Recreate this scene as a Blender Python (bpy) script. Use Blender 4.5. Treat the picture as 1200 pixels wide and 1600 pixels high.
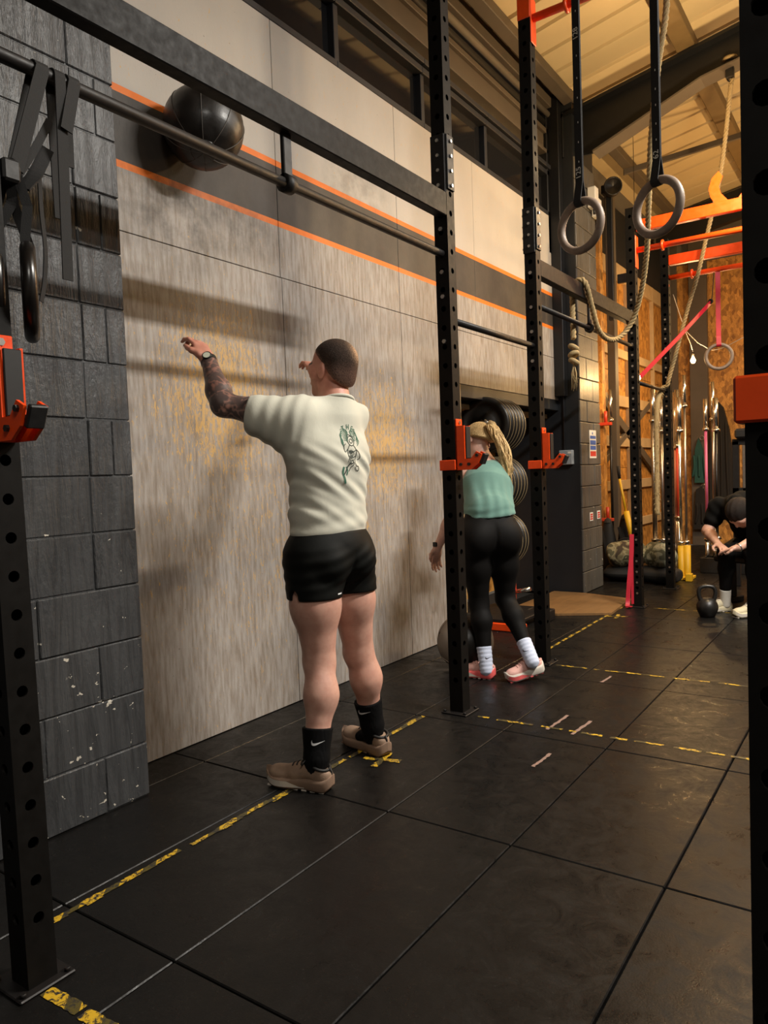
import bpy, bmesh, math, random
import numpy as np
from mathutils import Vector, Matrix, noise as mnoise
from mathutils.bvhtree import BVHTree
random.seed(7)
for o in list(bpy.data.objects): bpy.data.objects.remove(o)
SC = bpy.context.scene
COL = SC.collection
V = Vector

# ------------------------------------------------------------------ camera
cd = bpy.data.cameras.new('camera')
cam = bpy.data.objects.new('camera', cd); COL.objects.link(cam)
cd.sensor_fit = 'VERTICAL'; cd.sensor_height = 36.0; cd.sensor_width = 27.0
cd.lens = 1155.0 / 1600.0 * 36.0
cd.clip_start = 0.05; cd.clip_end = 100
CAMH = 1.22
_right = V((0.824, 0.566, -0.037)); _fwd = V((-0.567, 0.822, -0.048))
_fwd.normalize(); _right -= _right.dot(_fwd) * _fwd; _right.normalize()
_up = _right.cross(_fwd)
m = Matrix((( _right.x, _up.x, -_fwd.x, 0), (_right.y, _up.y, -_fwd.y, 0), (_right.z, _up.z, -_fwd.z, CAMH), (0, 0, 0, 1)))
cam.matrix_world = m
SC.camera = cam

# ------------------------------------------------------------------ world and exposure
w = bpy.data.worlds.new('world'); SC.world = w; w.use_nodes = True
bg = w.node_tree.nodes['Background']
bg.inputs[0].default_value = (1.0, 0.80, 0.60, 1); bg.inputs[1].default_value = 0.10
SC.view_settings.view_transform = 'Standard'; SC.view_settings.look = 'None'
SC.view_settings.gamma = 1.0; SC.view_settings.use_curve_mapping = False
SC.view_settings.exposure = 0.0

def light(name, kind, loc, power, col, size=0.1, size_y=None, rot=None, spread=None):
    ld = bpy.data.lights.new(name, kind); ld.energy = power; ld.color = col
    if kind == 'AREA':
        ld.size = size
        if size_y: ld.shape = 'RECTANGLE'; ld.size_y = size_y
        if spread: ld.spread = spread
    else: ld.shadow_soft_size = size
    lo = bpy.data.objects.new(name, ld); COL.objects.link(lo); lo.location = loc
    if rot: lo.rotation_euler = rot
    return lo
WARM = (1.0, 0.95, 0.87)
AMBER = (1.0, 0.62, 0.26)
BULBW = 45
PEND = [
    ('bare bulb on a cord hanging over the hall behind the closest upright', (-.78, 6.0, 3.45), None, 165, (1.0, .70, .36)),
    ('bare bulb on a cord near the pier behind a far upright', (-2.195, 7.95, 2.12), None, 26),
    ('bare bulb on a cord farther right in the far bay', (-.1, 9.6, 3.0), None, 170),
]
# battens under the roof, all out of view, the near one added as fill, and warm bulbs in the far bay
LAMPS = [  # x, y, z, length, watts down, watts up, colour
    (1.35, 3.7, 4.45, 1.5, 430, 36, WARM),
    (1.2, 7.2, 4.6, 1.5, 120, 60, WARM),
    (2.2, -1.0, 4.6, 1.5, 130, 25, WARM),  # unseen batten added behind the camera to brighten faces turned to it
]

# ------------------------------------------------------------------ mesh collecting
class MB:
    def __init__(s): s.v = []; s.f = []; s.sm = []
    def add(s, vs, fs, smooth=False):
        b = len(s.v); s.v += [V(p) for p in vs]
        for f in fs: s.f.append([b + i for i in f]); s.sm.append(smooth)
        return s
    def box(s, a, b, c=0.0):
        x0, y0, z0 = (min(a[i], b[i]) for i in range(3)); x1, y1, z1 = (max(a[i], b[i]) for i in range(3))
        if c <= 0:
            return s.add([(x0,y0,z0),(x1,y0,z0),(x1,y1,z0),(x0,y1,z0),(x0,y0,z1),(x1,y0,z1),(x1,y1,z1),(x0,y1,z1)],
                         [(0,3,2,1),(4,5,6,7),(0,1,5,4),(1,2,6,5),(2,3,7,6),(3,0,4,7)])
        c = min(c, (x1-x0)*.45, (y1-y0)*.45, (z1-z0)*.45)
        X=(x0,x1); Y=(y0,y1); Z=(z0,z1); vs=[]; idx={}
        for i in (0,1):
            for j in (0,1):
                for k in (0,1):
                    si=1-2*i; sj=1-2*j; sk=1-2*k
                    idx[i,j,k,0]=len(vs); vs.append((X[i],Y[j]+sj*c,Z[k]+sk*c))
                    idx[i,j,k,1]=len(vs); vs.append((X[i]+si*c,Y[j],Z[k]+sk*c))
                    idx[i,j,k,2]=len(vs); vs.append((X[i]+si*c,Y[j]+sj*c,Z[k]))
        fs=[]; q=lambda *a:[idx[t] for t in a]
        for i in (0,1):
            f=q((i,0,0,0),(i,1,0,0),(i,1,1,0),(i,0,1,0)); fs.append(f if i else f[::-1])
            f=q((0,i,0,1),(0,i,1,1),(1,i,1,1),(1,i,0,1)); fs.append(f if i else f[::-1])
            f=q((0,0,i,2),(1,0,i,2),(1,1,i,2),(0,1,i,2)); fs.append(f if i else f[::-1])
        for i in (0,1):
            for j in (0,1):
                f=q((i,j,0,0),(i,j,1,0),(i,j,1,1),(i,j,0,1)); fs.append(f if (i==j) else f[::-1])
                f=q((i,0,j,0),(i,1,j,0),(i,1,j,2),(i,0,j,2)); fs.append(f if (i!=j) else f[::-1])
                f=q((0,i,j,1),(1,i,j,1),(1,i,j,2),(0,i,j,2)); fs.append(f if (i==j) else f[::-1])
                for k in (0,1):
                    f=q((i,j,k,0),(i,j,k,1),(i,j,k,2)); fs.append(f if (i+j+k)%2 else f[::-1])
        return s.add(vs, fs)
    def obox(s, o, ux, uy, uz, lo, hi, c=0.0):
        """box in a local frame: origin o, unit axes"""
        t = MB().box(lo, hi, c); o=V(o); ux=V(ux); uy=V(uy); uz=V(uz)
        return s.add([o + ux*p.x + uy*p.y + uz*p.z for p in t.v], t.f)
    def tube(s, path, r, n=10, caps=True, smooth=True, closed=False):
        path=[V(p) for p in path]; N=len(path)
        rr = r if isinstance(r,(list,tuple)) else [r]*N
        tang=[]
        for i in range(N):
            if closed: t=path[(i+1)%N]-path[i-1]
            else: t=path[min(i+1,N-1)]-path[max(i-1,0)]
            tang.append(t.normalized())
        ref=V((0,0,1)) if abs(tang[0].z)<.9 else V((1,0,0))
        u=tang[0].cross(ref).normalized(); vs=[]
        for i in range(N):
            t=tang[i]; u=(u-t*u.dot(t))
            if u.length<1e-6: u=t.orthogonal()
            u.normalize(); w2=t.cross(u)
            for k in range(n):
                a=2*math.pi*k/n; vs.append(path[i]+(u*math.cos(a)+w2*math.sin(a))*rr[i])
        fs=[]
        for i in range(N if closed else N-1):
            j=(i+1)%N
            for k in range(n):
                k2=(k+1)%n; fs.append((i*n+k,i*n+k2,j*n+k2,j*n+k))
        s.add(vs,fs,smooth)
        if caps and not closed:
            b=len(s.v)-N*n
            s.f.append([b+k for k in range(n)][::-1]); s.sm.append(False)
            s.f.append([b+(N-1)*n+k for k in range(n)]); s.sm.append(False)
        return s
    def cyl(s, a, b, r, n=16, r2=None, smooth=True):
        return s.tube([a,b],[r, r if r2 is None else r2],n,True,smooth)
    def lathe(s, o, axis, prof, n=24, smooth=True):
        """prof: (radius, height) along axis"""
        o=V(o); ax=V(axis).normalized(); u=ax.orthogonal().normalized(); w2=ax.cross(u); vs=[]
        for r,h in prof:
            for k in range(n):
                a=2*math.pi*k/n; vs.append(o+ax*h+(u*math.cos(a)+w2*math.sin(a))*max(r,1e-5))
        fs=[]
        for i in range(len(prof)-1):
            for k in range(n):
                k2=(k+1)%n; fs.append((i*n+k,i*n+k2,(i+1)*n+k2,(i+1)*n+k))
        return s.add(vs,fs,smooth)
    def torus(s, o, axis, R, r, n=40, k=12):
        ax=V(axis).normalized(); u=ax.orthogonal().normalized(); w2=ax.cross(u); o=V(o)
        return s.tube([o+(u*math.cos(2*math.pi*i/n)+w2*math.sin(2*math.pi*i/n))*R for i in range(n)], r, k, False, True, True)
    def prism(s, poly, ax, ay, az, o, t0, t1, c=0):
        """2D polygon in axes ax, ay extruded along az from t0 to t1"""
        o=V(o); ax=V(ax); ay=V(ay); az=V(az); n=len(poly)
        vs=[o+ax*p[0]+ay*p[1]+az*t0 for p in poly]+[o+ax*p[0]+ay*p[1]+az*t1 for p in poly]
        fs=[list(range(n))[::-1], list(range(n,2*n))]+[(i,(i+1)%n,n+(i+1)%n,n+i) for i in range(n)]
        return s.add(vs,fs)
    def ribbon(s, path, side, wdt, th, smooth=True):
        """strap: path points, side vector (or list) along its width, width, thickness"""
        path=[V(p) for p in path]; N=len(path); vs=[]
        sd = side if isinstance(side,list) else [side]*N
        for i in range(N):
            t=(path[min(i+1,N-1)]-path[max(i-1,0)]).normalized(); sv=V(sd[i]); sv=(sv-t*sv.dot(t)).normalized(); nn=t.cross(sv)
            a=sv*wdt/2; b=nn*th/2; vs+= [path[i]-a-b, path[i]+a-b, path[i]+a+b, path[i]-a+b]
        fs=[]
        for i in range(N-1):
            for k in range(4): fs.append((i*4+k,i*4+(k+1)%4,(i+1)*4+(k+1)%4,(i+1)*4+k))
        fs+=[(3,2,1,0),tuple((N-1)*4+k for k in range(4))]
        return s.add(vs,fs,False)
    def grid(s, fn, nu, nv, smooth=True, wrap=False):
        vs=[fn(i/(nu-1),j/(nv-1)) for i in range(nu) for j in range(nv)]
        fs=[(i*nv+j,(i+1)*nv+j,(i+1)*nv+j+1,i*nv+j+1) for i in range(nu-1) for j in range(nv-1)]
        return s.add(vs,fs,smooth)
    def mesh(s, name, off=V((0,0,0))):
        me=bpy.data.meshes.new(name); me.from_pydata([tuple(p-off) for p in s.v],[],s.f)
        me.polygons.foreach_set('use_smooth', s.sm); me.update()
        return me

def wloc(o):
    l=V(o.location)
    while o.parent: o=o.parent; l+=V(o.location)
    return l
def tag(o, label=None, cat=None, group=None, kind=None):
    if label: o['label']=label
    if cat: o['category']=cat
    if group: o['group']=group
    if kind: o['kind']=kind
    return o
def thing(name, label, cat, loc=(0,0,0), group=None):
    o=bpy.data.objects.new(name,None); COL.objects.link(o); o.location=loc; o.empty_display_size=.1
    return tag(o,label,cat,group)
def setmat(me, mt):
    me.materials.clear(); me.materials.append(M[mt] if isinstance(mt,str) else mt)
def part(name, mb, mt, parent, label=None, kind=None):
    me=mb.mesh(name, wloc(parent)); fixn(me)
    setmat(me,mt); o=bpy.data.objects.new(name,me); COL.objects.link(o); o.parent=parent
    return tag(o,label,kind=kind)
def fixn(me):
    b=bmesh.new(); b.from_mesh(me); bmesh.ops.recalc_face_normals(b, faces=b.faces); b.to_mesh(me); b.free()
def solo(name, mb, mt, label=None, cat=None, group=None, kind=None):
    mn=V([min(p[i] for p in mb.v) for i in range(3)]); mx=V([max(p[i] for p in mb.v) for i in range(3)])
    off=V(((mn.x+mx.x)/2,(mn.y+mx.y)/2,mn.z)); me=mb.mesh(name,off); fixn(me); setmat(me,mt)
    o=bpy.data.objects.new(name,me); COL.objects.link(o); o.location=off
    return tag(o,label,cat,group,kind)
def struct(name, mb, mt):
    return solo(name,mb,mt,kind='structure')
def dup(root, loc, rotz=None, label=None, group=None):
    r=root.copy(); COL.objects.link(r); r.location=loc
    if rotz is not None: r.rotation_euler=(0,0,rotz)
    if label: r['label']=label
    if group: r['group']=group
    for ch in list(root.children):
        c=ch.copy(); COL.objects.link(c); c.parent=r
        for g in list(ch.children):
            d=g.copy(); COL.objects.link(d); d.parent=c
    return r

# ------------------------------------------------------------------ materials
M={}
class NT:
    def __init__(s,name):
        m=bpy.data.materials.new(name); m.use_nodes=True; s.m=m; s.t=m.node_tree; s.b=s.t.nodes['Principled BSDF']; M[name]=m
    def n(s,typ,**kw):
        nd=s.t.nodes.new(typ)
        for k,v in kw.items():
            if k.startswith('i_'):
                key=k[2:]; key=int(key) if key.isdigit() else key.replace('_',' ')
                nd.inputs[key].default_value=v
            else: setattr(nd,k,v)
        return nd
    def l(s,a,b): s.t.links.new(a,b)
    def pos(s,scale=(1,1,1),rot=(0,0,0),geo=True):
        mp=s.n('ShaderNodeMapping'); mp.inputs['Scale'].default_value=scale; mp.inputs['Rotation'].default_value=rot
        src=s.n('ShaderNodeNewGeometry').outputs['Position'] if geo else s.n('ShaderNodeTexCoord').outputs['Object']
        s.l(src,mp.inputs[0]); return mp.outputs[0]
    def noise(s,vec,scale,detail=4,rough=.6,dist=0):
        n=s.n('ShaderNodeTexNoise'); n.inputs['Scale'].default_value=scale; n.inputs['Detail'].default_value=detail
        n.inputs['Roughness'].default_value=rough; n.inputs['Distortion'].default_value=dist
        if vec is not None: s.l(vec,n.inputs['Vector'])
        return n.outputs['Fac']
    def ramp(s,fac,stops,interp='LINEAR'):
        r=s.n('ShaderNodeValToRGB'); r.color_ramp.interpolation=interp; e=r.color_ramp.elements
        while len(e)<len(stops): e.new(.5)
        for i,(p,c) in enumerate(stops):
            e[i].position=p; e[i].color=(c,c,c,1) if isinstance(c,(int,float)) else (*c,1)
        s.l(fac,r.inputs[0]); return r.outputs[0]
    def mix(s,fac,a,b,mode='MIX'):
        x=s.n('ShaderNodeMix',data_type='RGBA',blend_type=mode)
        for sock,val in ((x.inputs[0],fac),(x.inputs[6],a),(x.inputs[7],b)):
            if isinstance(val,(int,float)): sock.default_value=val if sock==x.inputs[0] else (val,val,val,1)
            elif isinstance(val,tuple): sock.default_value=(*val,1)
            else: s.l(val,sock)
        return x.outputs[2]
    def math(s,op,a,b=None,c=None):
        x=s.n('ShaderNodeMath',operation=op)
        for i,val in enumerate((a,b,c)):
            if val is None: continue
            if isinstance(val,(int,float)): x.inputs[i].default_value=val
            else: s.l(val,x.inputs[i])
        return x.outputs[0]
    def col(s,c):
        if isinstance(c,tuple): s.b.inputs['Base Color'].default_value=(*c,1)
        else: s.l(c,s.b.inputs['Base Color'])
    def rough(s,r):
        if isinstance(r,(int,float)): s.b.inputs['Roughness'].default_value=r
        else: s.l(r,s.b.inputs['Roughness'])
    def bump(s,h,strength=.3,dist=.01):
        b=s.n('ShaderNodeBump'); b.inputs['Strength'].default_value=strength; b.inputs['Distance'].default_value=dist
        s.l(h,b.inputs['Height']); s.l(b.outputs[0],s.b.inputs['Normal'])
    def sep(s,vec):
        x=s.n('ShaderNodeSeparateXYZ'); s.l(vec,x.inputs[0]); return x.outputs
def rgb(h):
    h=h.lstrip('#'); c=[int(h[i:i+2],16)/255 for i in (0,2,4)]
    return tuple(x/12.92 if x<=.04045 else ((x+.055)/1.055)**2.4 for x in c)
def simple(name,c,rough=.5,metal=0,nscale=0,namt=.25,bump=0,bscale=60,spec=None,geo=True):
    t=NT(name); c=rgb(c) if isinstance(c,str) else c
    if nscale:
        n=t.noise(t.pos(geo=geo),nscale,5); t.col(t.mix(n,tuple(x*(1-namt) for x in c),tuple(min(1,x*(1+namt)) for x in c)))
    else: t.col(c)
    t.rough(rough); t.b.inputs['Metallic'].default_value=metal
    if spec is not None: t.b.inputs['Specular IOR Level'].default_value=spec
    if bump: t.bump(t.noise(t.pos(geo=geo),bscale,3),bump,.004)
    return t
# ---- wall panel paint: grey board, dark band between two orange lines, scuffs, bare wood and painted golden glare where balls hit
t=NT('board_paint'); P=t.pos(); sx=t.sep(P)
n1=t.noise(t.pos((1,1.2,.5)),2.2,6,.65); n2=t.noise(t.pos((1,9,1.2)),6,4,.6); n3=t.noise(P,26,6,.7)
base=t.mix(n1,rgb('#908a85'),rgb('#bbb5af'))
base=t.mix(t.ramp(n2,[(.38,0),(.68,.75)]),base,rgb('#7a6c5d'))
upper=t.math('GREATER_THAN',sx[2],2.91)
base=t.mix(upper,base,t.mix(n1,rgb('#a8a198'),rgb('#c4bdb3')))
# bare yellow wood flecks, stretched upright, plus painted golden glare, in the two zones that are hit most
def blob(cy,cz,ry,rz):
    a=t.math('DIVIDE',t.math('SUBTRACT',sx[1],cy),ry); b=t.math('DIVIDE',t.math('SUBTRACT',sx[2],cz),rz)
    d=t.math('ADD',t.math('MULTIPLY',a,a),t.math('MULTIPLY',b,b))
    return t.math('MAXIMUM',t.math('SUBTRACT',1.0,d),0.0)
zone=t.math('MAXIMUM',t.math('MAXIMUM',blob(2.55,1.65,.5,.55),blob(3.95,1.45,.5,.5)),t.math('MULTIPLY',blob(3.2,1.1,1.5,1.0),.4))
fl=t.noise(t.pos((1,64,17)),1.0,5,.75,1.5)
flm=t.math('GREATER_THAN',t.math('ADD',fl,t.math('MULTIPLY',zone,.17)),.645)
fl2=t.ramp(t.noise(t.pos((1,10,3.4)),1.0,4,.65,1),[(.45,0),(.75,1)])
base=t.mix(t.math('MULTIPLY',t.math('MULTIPLY',zone,fl2),.42),base,rgb('#927449'))
base=t.mix(t.math('MULTIPLY',flm,.85),base,rgb('#cfa662'))
# rubber smears round the throwing target
sm=t.math('MULTIPLY',t.math('MAXIMUM',t.math('MAXIMUM',blob(2.35,2.46,.5,.3),t.math('MULTIPLY',blob(3.75,2.98,.45,.24),.55)),t.math('MULTIPLY',blob(2.75,2.5,.35,.22),.8)),t.ramp(t.noise(P,5,5,.65),[(.38,.05),(.68,1)]))
# band and lines
band=t.math('MULTIPLY',t.math('GREATER_THAN',sx[2],2.592),t.math('LESS_THAN',sx[2],2.905))
bandc=t.mix(t.noise(P,9,5,.7),rgb('#2e2925'),rgb('#4d463f'))
base=t.mix(band,base,bandc)
def line(zc,h):
    return t.math('LESS_THAN',t.math('ABSOLUTE',t.math('SUBTRACT',sx[2],zc)),h)
ln=t.math('MAXIMUM',line(2.905,.0155),line(2.588,.0155))
base=t.mix(ln,base,t.mix(n3,rgb('#e06a14'),rgb('#f08226')))
base=t.mix(t.math('MULTIPLY',sm,.95),base,rgb('#1d1916'))
spk=t.ramp(t.noise(P,70,2,.5),[(.24,1),(.27,0)])
base=t.mix(t.math('MULTIPLY',spk,.6),base,rgb('#3a3029'))
t.col(base); t.rough(t.ramp(n1,[(.3,.5),(.7,.68)])); t.bump(t.noise(t.pos((1,2.2,1)),38,6,.7),.25,.006)

# ---- painted blockwork
def blockmat(name,lo,hi,chipamt,streak):
    t=NT(name); P=t.pos(); s=t.sep(P)
    n=t.noise(P,3,5,.6); c=t.mix(n,rgb(lo),rgb(hi))
    st=t.noise(t.pos((3.2,3.6,.42)),5,4,.7,1.6)
    c=t.mix(t.math('MULTIPLY',t.ramp(st,[(.4,1),(.55,0)]),.5),c,tuple(x*.5 for x in rgb(lo)))
    if chipamt:
        low=t.math('MAXIMUM',t.math('SUBTRACT',1.0,t.math('MULTIPLY',s[2],.8)),.0)
        ch=t.math('GREATER_THAN',t.math('ADD',t.noise(t.pos((1,1,1.6)),17,4,.62,.5),t.math('MULTIPLY',low,chipamt)),.735)
        c=t.mix(ch,c,rgb('#c9c2b4'))
    t.col(c); t.rough(t.ramp(n,[(.3,.38),(.75,.55)]))
    t.bump(t.math('ADD',t.math('MULTIPLY',st,streak),t.math('MULTIPLY',t.noise(P,45,5,.7),.5)),.45,.010)
blockmat('block_paint','#37383a','#4b4c4d',.095,2.2)
blockmat('pier_paint','#4a4844','#5e5a54',.05,1.2)
simple('dark_paint','#1a1d21',.5,0,5,.3,.12,40)
simple('mortar','#303236',.7,0,8,.2,.2,50)
simple('plain_wall','#6a655e',.8,0,3,.15)
# ---- rubber floor tile
t=NT('rubber_tile'); P=t.pos(); n=t.noise(P,1.1,5,.65); f=t.noise(P,160,2,.5)
wear=t.ramp(t.noise(t.pos((1,1,1)),5.5,6,.75,1.0),[(.4,0),(.72,1)])
c=t.mix(n,(.0040,.0037,.0035),(.0072,.0067,.0062)); c=t.mix(t.math('MULTIPLY',wear,.35),c,(.012,.0108,.0098))
c=t.mix(t.ramp(f,[(.66,0),(.72,.35)]),c,(.035,.032,.03))
t.col(c); t.rough(t.ramp(t.noise(P,9,7,.8,.8),[(.34,.22),(.66,.56)])); t.b.inputs['Specular IOR Level'].default_value=.17
bk=t.n('ShaderNodeTexVoronoi'); bk.inputs['Scale'].default_value=14; t.l(P,bk.inputs['Vector'])
t.bump(t.math('ADD',t.math('MULTIPLY',t.noise(P,220,2,.5),.35),t.math('ADD',t.math('MULTIPLY',bk.outputs['Distance'],.5),t.noise(P,22,4,.6))),.22,.0035)
simple('floor_base','#060606',.9)
# ---- metals, plastics
def steel(name,c,rough,spec=.5,sc=30):
    t=NT(name); n=t.noise(t.pos(),sc,4,.6); c=rgb(c)
    t.col(t.mix(n,tuple(x*.8 for x in c),tuple(x*1.2 for x in c))); t.rough(t.ramp(n,[(.3,rough-.06),(.7,rough+.08)])); t.b.inputs['Specular IOR Level'].default_value=spec
    t.bump(t.noise(t.pos(),350,2),.06,.001)
steel('black_steel','#141110',.5,.35); steel('rig_steel','#0d0b09',.55,.16)
steel('orange_steel','#e8480c',.38,.5); steel('black_iron','#1c1a18',.38); steel('rubber_black','#111010',.55)
simple('chrome',(.72,.70,.66),.22,1.0); simple('bare_steel',(.45,.42,.38),.35,1.0,40,.3)
simple('bolt_steel',(.62,.6,.56),.3,1.0)
simple('pane_dark',(.012,.012,.013),.06,0,spec=.6)
simple('frame_dark','#26272b',.5,0,6,.2)
simple('clad_white','#c9bda4',.55,0,5,.15)
simple('channel_brown','#564c40',.6,0,4,.25)
simple('pipe_dark','#1b1917',.5); simple('pipe_light','#6f675c',.45,0,8,.2)
simple('roof_sheet','#c8b48c',.5,0,2.2,.12)
simple('timber','#6d5836',.65,0,6,.3); simple('timber_white','#b59a72',.65,0,7,.25)
simple('rafter_steel','#0c0d10',.5,0,6,.2)
t=NT('osb'); v=t.n('ShaderNodeTexVoronoi'); v.inputs['Scale'].default_value=1; mp=t.pos((26,26,14)); t.l(mp,v.inputs['Vector'])
c=t.mix(t.sep(v.outputs['Color'])[0],rgb('#8a5b24'),rgb('#d69a4a')); n=t.noise(t.pos((60,60,24)),1,4,.7,2); c=t.mix(t.ramp(n,[(.45,0),(.7,.7)]),c,rgb('#6d4318'))
t.col(c); t.rough(.6); t.bump(n,.2,.004)
t=NT('plywood'); n=t.noise(t.pos((14,1.2,1)),3,5,.65,1.2); t.col(t.mix(n,rgb('#5d4226'),rgb('#8b683e'))); t.rough(.5)

# ================================================================== the setting
FX0,FX1,FY0,FY1=-3.4,6.0,-3.0,12.0
floor=struct('floor',MB().box((FX0,FY0,-.12),(FX1,FY1,-.025)),'floor_base')
xs=[-.548-.4865*k for k in range(-13,6)]; xs=sorted(x for x in xs if FX0-.3<x<FX1+.3)
ys=[1.185+.975*k for k in range(-5,13)]; ys=[y for y in ys if y<FY1+.2]
tile_cache={}
for i in range(len(xs)-1):
    for j in range(len(ys)-1):
        x0,x1=xs[i],xs[i+1]; y0,y1=max(ys[j],FY0),min(ys[j+1],FY1)
        if x1>3.5 or y1-y0<.1: continue
        xa=max(x0,-2.704) if y0<4.2 else x0
        if x1-xa<.05: continue
        key=(round(x1-xa,3),round(y1-y0,3)); g=.0025; 
        if key not in tile_cache:
            mb=MB().box((g,g,-.025),(key[0]-g,key[1]-g,0),.003); me=mb.mesh('rubber_tile'); fixn(me); setmat(me,'rubber_tile'); tile_cache[key]=me
        o=bpy.data.objects.new('rubber_tile',tile_cache[key]); COL.objects.link(o); o.parent=floor
        o.location=V((xa,y0,random.uniform(-.0012,.0))) - V(floor.location)

# left wall: backing and boards
wl=struct('wall_left',MB().box((-2.86,1.80,0),(-2.722,4.97,3.65)).box((-2.86,4.97,1.93),(-2.722,7.02,3.65)),'dark_paint')
def board(y0,y1,z0,z1):
    part('wall_board',MB().box((-2.722,y0+.0018,z0+.0018),(-2.70,y1-.0018,z1-.0018),.0015),'board_paint',wl)
for y0,y1,z0,z1 in [(1.80,3.03,0,2.305),(3.03,4.197,0,2.305),(4.197,4.98,0,2.305),(4.98,6.0,1.9,2.305),(6.0,7.02,1.9,2.305),
                    (1.80,3.02,2.305,3.65),(3.02,4.19,2.305,3.65),(4.19,5.292,2.305,3.65),(5.292,6.4,2.305,3.65),(6.4,7.02,2.305,3.65)]:
    board(y0,y1,z0,z1)
tr=struct('trim_1',MB().box((-2.86,4.972,0),(-2.70,4.998,1.9),.003),'timber_white')
tr2=struct('trim_2',MB().box((-2.88,4.99,1.80),(-2.70,7.0,1.90),.004),'dark_paint')
tr3=struct('trim_3',MB().box((-2.92,4.99,1.735),(-2.82,7.0,1.775),.003),'timber_white')
# recess behind the opening
rc=struct('wall_recess',MB().box((-3.5,4.90,0),(-3.4,7.1,2.4)).box((-3.4,4.86,0),(-2.86,4.97,2.4)).box((-3.4,4.97,2.1),(-2.86,7.0,2.2)),'osb')
part('brace',MB().obox((-3.39,5.0,1.1),(1,0,0),(0,.86,.5),(0,-.5,.86),(0,0,-.05),(.04,2.2,.05),.004),'channel_brown',rc)
for z in (1.55,1.0,.5): part('rail',MB().box((-3.4,4.98,z),(-3.36,7.0,z+.05),.003),'timber',rc)

# block pilaster at the left
BH=.210
pil=struct('wall_pilaster',MB().box((-2.86,-3.0,0),(-2.4315,1.805,5.0)),'block_paint')
for c in range(18):
    z0=c*BH; a=[1.815]; y=1.815
    pat=[(.19,.42),(.085,.11,.42),(.42,.42)] if c<5 else [(.085,.10,.42),(.19,.42),(.42,.42)]
    seq=list(pat[c%2 if c>3 else (c%2)*2]); k=0
    while y>-.6:
        y-= seq[k] if k<len(seq) else .42; k+=1; a.append(y)
    for y1,y0 in zip(a[:-1],a[1:]):
        d=random.uniform(-.0025,.0025); g=.002
        part('concrete_block',MB().box((-2.55,y0+g,z0+g),(-2.426+d,y1-(g if y1<1.8 else 0),z0+BH-g),.004),'block_paint',pil)

# far pier: dark near face, bare painted blocks on the side that faces the room
pier=struct('wall_pier',MB().box((-3.4,7.0,0),(-2.50,7.57,2.2)).box((-2.86,7.0,2.2),(-2.50,7.57,4.9)),'dark_paint')
for c in range(20):
    z0=c*BH; cut=7.38 if c%2 else 7.20
    for y0,y1 in ((7.001,cut),(cut,7.58)):
        part('concrete_block',MB().box((-2.52,y0+.003,z0+.003),(-2.485+random.uniform(-.002,.002),y1-.003,z0+BH-.003),.005),'pier_paint',pier)
# steel stanchion in front of the pier's upper part and the wall end
part('stanchion',MB().box((-2.70,6.90,1.93),(-2.60,6.995,4.75),.004).box((-2.86,6.86,3.3),(-2.70,6.995,4.6),.004),'rafter_steel',pier)

# strip of windows above the boards
def window(n,y0,y1):
    wd=struct('window_%d'%n,MB().box((-2.80,y0,3.65),(-2.70,y1,3.69),.004).box((-2.80,y0,4.03),(-2.70,y1,4.075),.004).box((-2.80,y0,3.69),(-2.72,y0+.045,4.03),.003),'frame_dark')
    part('pane',MB().box((-2.775,y0+.045,3.69),(-2.765,y1,4.03)),'pane_dark',wd)
    part('drip_rail',MB().box((-2.80,y0,4.085),(-2.68,y1,4.125),.004),'frame_dark',wd)
for k in range(7): window(k+1,.80+.985*k-.15,.80+.985*(k+1)-.15)
# cladding strip, channel, pipes up to the eaves
cl=struct('trim_4',MB().box((-2.90,0,4.10),(-2.84,7.0,4.4)),'clad_white')
for k in range(34):
    y=.1+k*.205
    part('cladding_rib',MB().prism([(0,0),(.175,0),(.155,.03),(.02,.03)],(0,1,0),(1,0,0),(0,0,1),(-2.84,y,0),4.11,4.36),'clad_white',cl)
ch=struct('trim_5',MB().box((-2.84,0,4.235),(-2.70,6.9,4.27),.004).box((-2.84,0,4.27),(-2.73,6.9,4.42),.003).box((-2.84,0,4.42),(-2.70,6.9,4.465),.004),'channel_brown')
part('pipe',MB().cyl((-2.74,0,4.53),(-2.74,6.9,4.53),.035,12),'pipe_dark',ch)
part('pipe',MB().cyl((-2.70,0,4.605),(-2.70,6.9,4.605),.028,12),'pipe_light',ch)
part('eaves_beam',MB().box((-2.86,0,4.66),(-2.66,7.0,4.80),.006),'channel_brown',ch)
# pitched roof, sheets with upstanding ribs
SL=.185
def rz(x): return 4.80+SL*(x+2.62)
ceil=struct('ceiling',MB().prism([(-3.0,rz(-3.0)+.06),(6.0,rz(6)+.06),(6.0,rz(6)+.12),(-3.0,rz(-3.0)+.12)],(1,0,0),(0,0,1),(0,1,0),(0,0,0),-3.0,12.1),'roof_sheet')
ux=V((1,0,SL)).normalized(); uz=V((-SL,0,1)).normalized()
L=8.6/ux.x
sh=MB()
for k in range(3):
    y=k*.333
    sh.prism([(y,0),(y+.283,0),(y+.298,.035),(y+.318,.035),(y+.333,0),(y+.333,.04),(y,.04)],(0,1,0),uz,ux,(0,0,0),0,L)
sme=sh.mesh('roof_sheet'); fixn(sme); setmat(sme,'roof_sheet')
for k in range(15):
    o=bpy.data.objects.new('roof_sheet',sme); COL.objects.link(o); o.parent=ceil
    o.location=V((-2.66,-3.0+k*.999,rz(-2.66)))-V(ceil.location)
for px in (-1.50,.15,1.8,3.4,5.0):
    part('purlin',MB().obox((px,-3,rz(px)),ux,(0,1,0),uz,(-.075,0,-.19),(.075,15,-.004),.006),'timber',ceil)
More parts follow.
